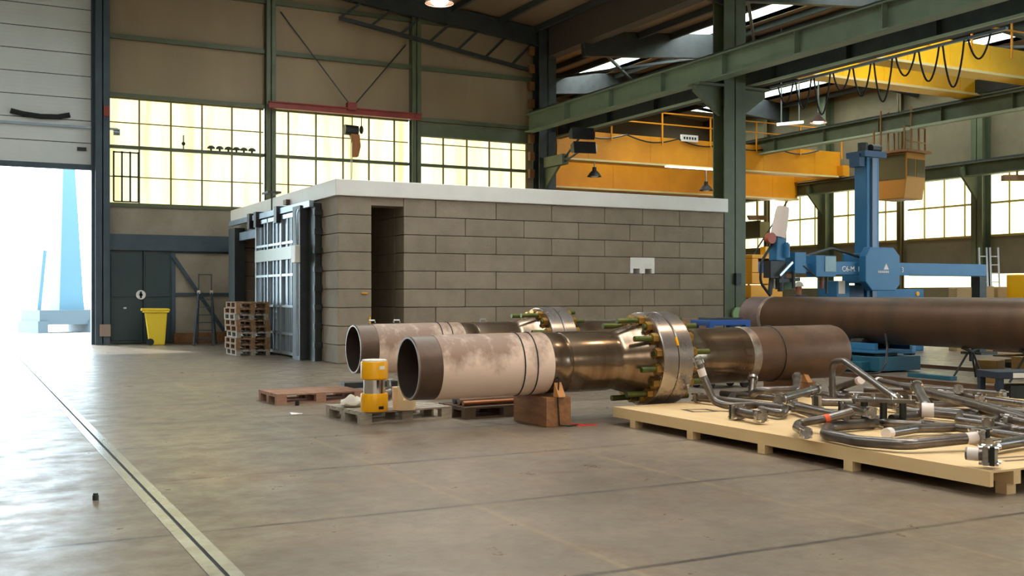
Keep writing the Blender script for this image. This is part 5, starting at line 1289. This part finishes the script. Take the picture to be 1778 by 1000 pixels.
pm_ = bpy.data.materials.new('person_skin_and_clothes'); pm_.use_nodes = True
nt = pm_.node_tree; N = nt.nodes; L = nt.links; bs = N['Principled BSDF']; bs.inputs['Roughness'].default_value = .7
tc = N.new('ShaderNodeTexCoord'); sp = N.new('ShaderNodeSeparateXYZ'); L.new(tc.outputs['Object'], sp.inputs['Vector'])
g1_ = N.new('ShaderNodeMath'); g1_.operation = 'GREATER_THAN'; g1_.inputs[1].default_value = 1.475; L.new(sp.outputs['Z'], g1_.inputs[0])
g2_ = N.new('ShaderNodeMath'); g2_.operation = 'LESS_THAN'; g2_.inputs[1].default_value = -.185; L.new(sp.outputs['Y'], g2_.inputs[0])
g3_ = N.new('ShaderNodeMath'); g3_.operation = 'GREATER_THAN'; g3_.inputs[1].default_value = .6; L.new(sp.outputs['Z'], g3_.inputs[0])
g4_ = N.new('ShaderNodeMath'); g4_.operation = 'MULTIPLY'; L.new(g2_.outputs[0], g4_.inputs[0]); L.new(g3_.outputs[0], g4_.inputs[1])
g5_ = N.new('ShaderNodeMath'); g5_.operation = 'MAXIMUM'; L.new(g1_.outputs[0], g5_.inputs[0]); L.new(g4_.outputs[0], g5_.inputs[1])
mx = N.new('ShaderNodeMix'); mx.data_type = 'RGBA'; mx.inputs['A'].default_value = S(50, 62, 84); mx.inputs['B'].default_value = S(186, 126, 96)
L.new(g5_.outputs[0], mx.inputs['Factor']); L.new(mx.outputs['Result'], bs.inputs['Base Color'])
o = person((16.92, 18.42, 0), -PI / 2); o.data.materials.append(pm_)
tag(o, 'person in white hard hat standing behind the rusty pipe at the welding head', 'person')
b = MB(); b.lathe([(1.665, .112), (1.69, .108), (1.74, .09), (1.77, .05), (1.78, .001)], (0, -.005, 0), n=24, cap=False)
b.add([(-.09, -.09, 1.667), (.09, -.09, 1.667), (.06, -.17, 1.655), (-.06, -.17, 1.655), (-.09, -.09, 1.675), (.09, -.09, 1.675), (.06, -.17, 1.663), (-.06, -.17, 1.663)], [(0, 1, 2, 3), (4, 7, 6, 5), (0, 4, 5, 1), (1, 5, 6, 2), (2, 6, 7, 3), (3, 7, 4, 0)])
b.build('hard_hat', WHITE, o)
for x in (-.034, .034):
    b = MB(); b.sph((x, -.098, 1.635), .011, 10, 6); b.build('eye', mat('eye_dark', S(40, 30, 26), .3), o)
    b = MB(); b.sph((x * 2.6, -.01, 1.62), .028, 10, 6, sc_=(.4, .8, 1.2)); b.build('ear', SKIN, o)
b = MB(); b.sph((0, -.108, 1.605), .018, 10, 6, sc_=(.8, 1, 1.5)); b.build('nose', SKIN, o)
b = MB(); b.sph((0, -.094, 1.565), .022, 10, 6, sc_=(1.2, .4, .35)); b.build('mouth', mat('lips', S(150, 84, 74), .5), o)
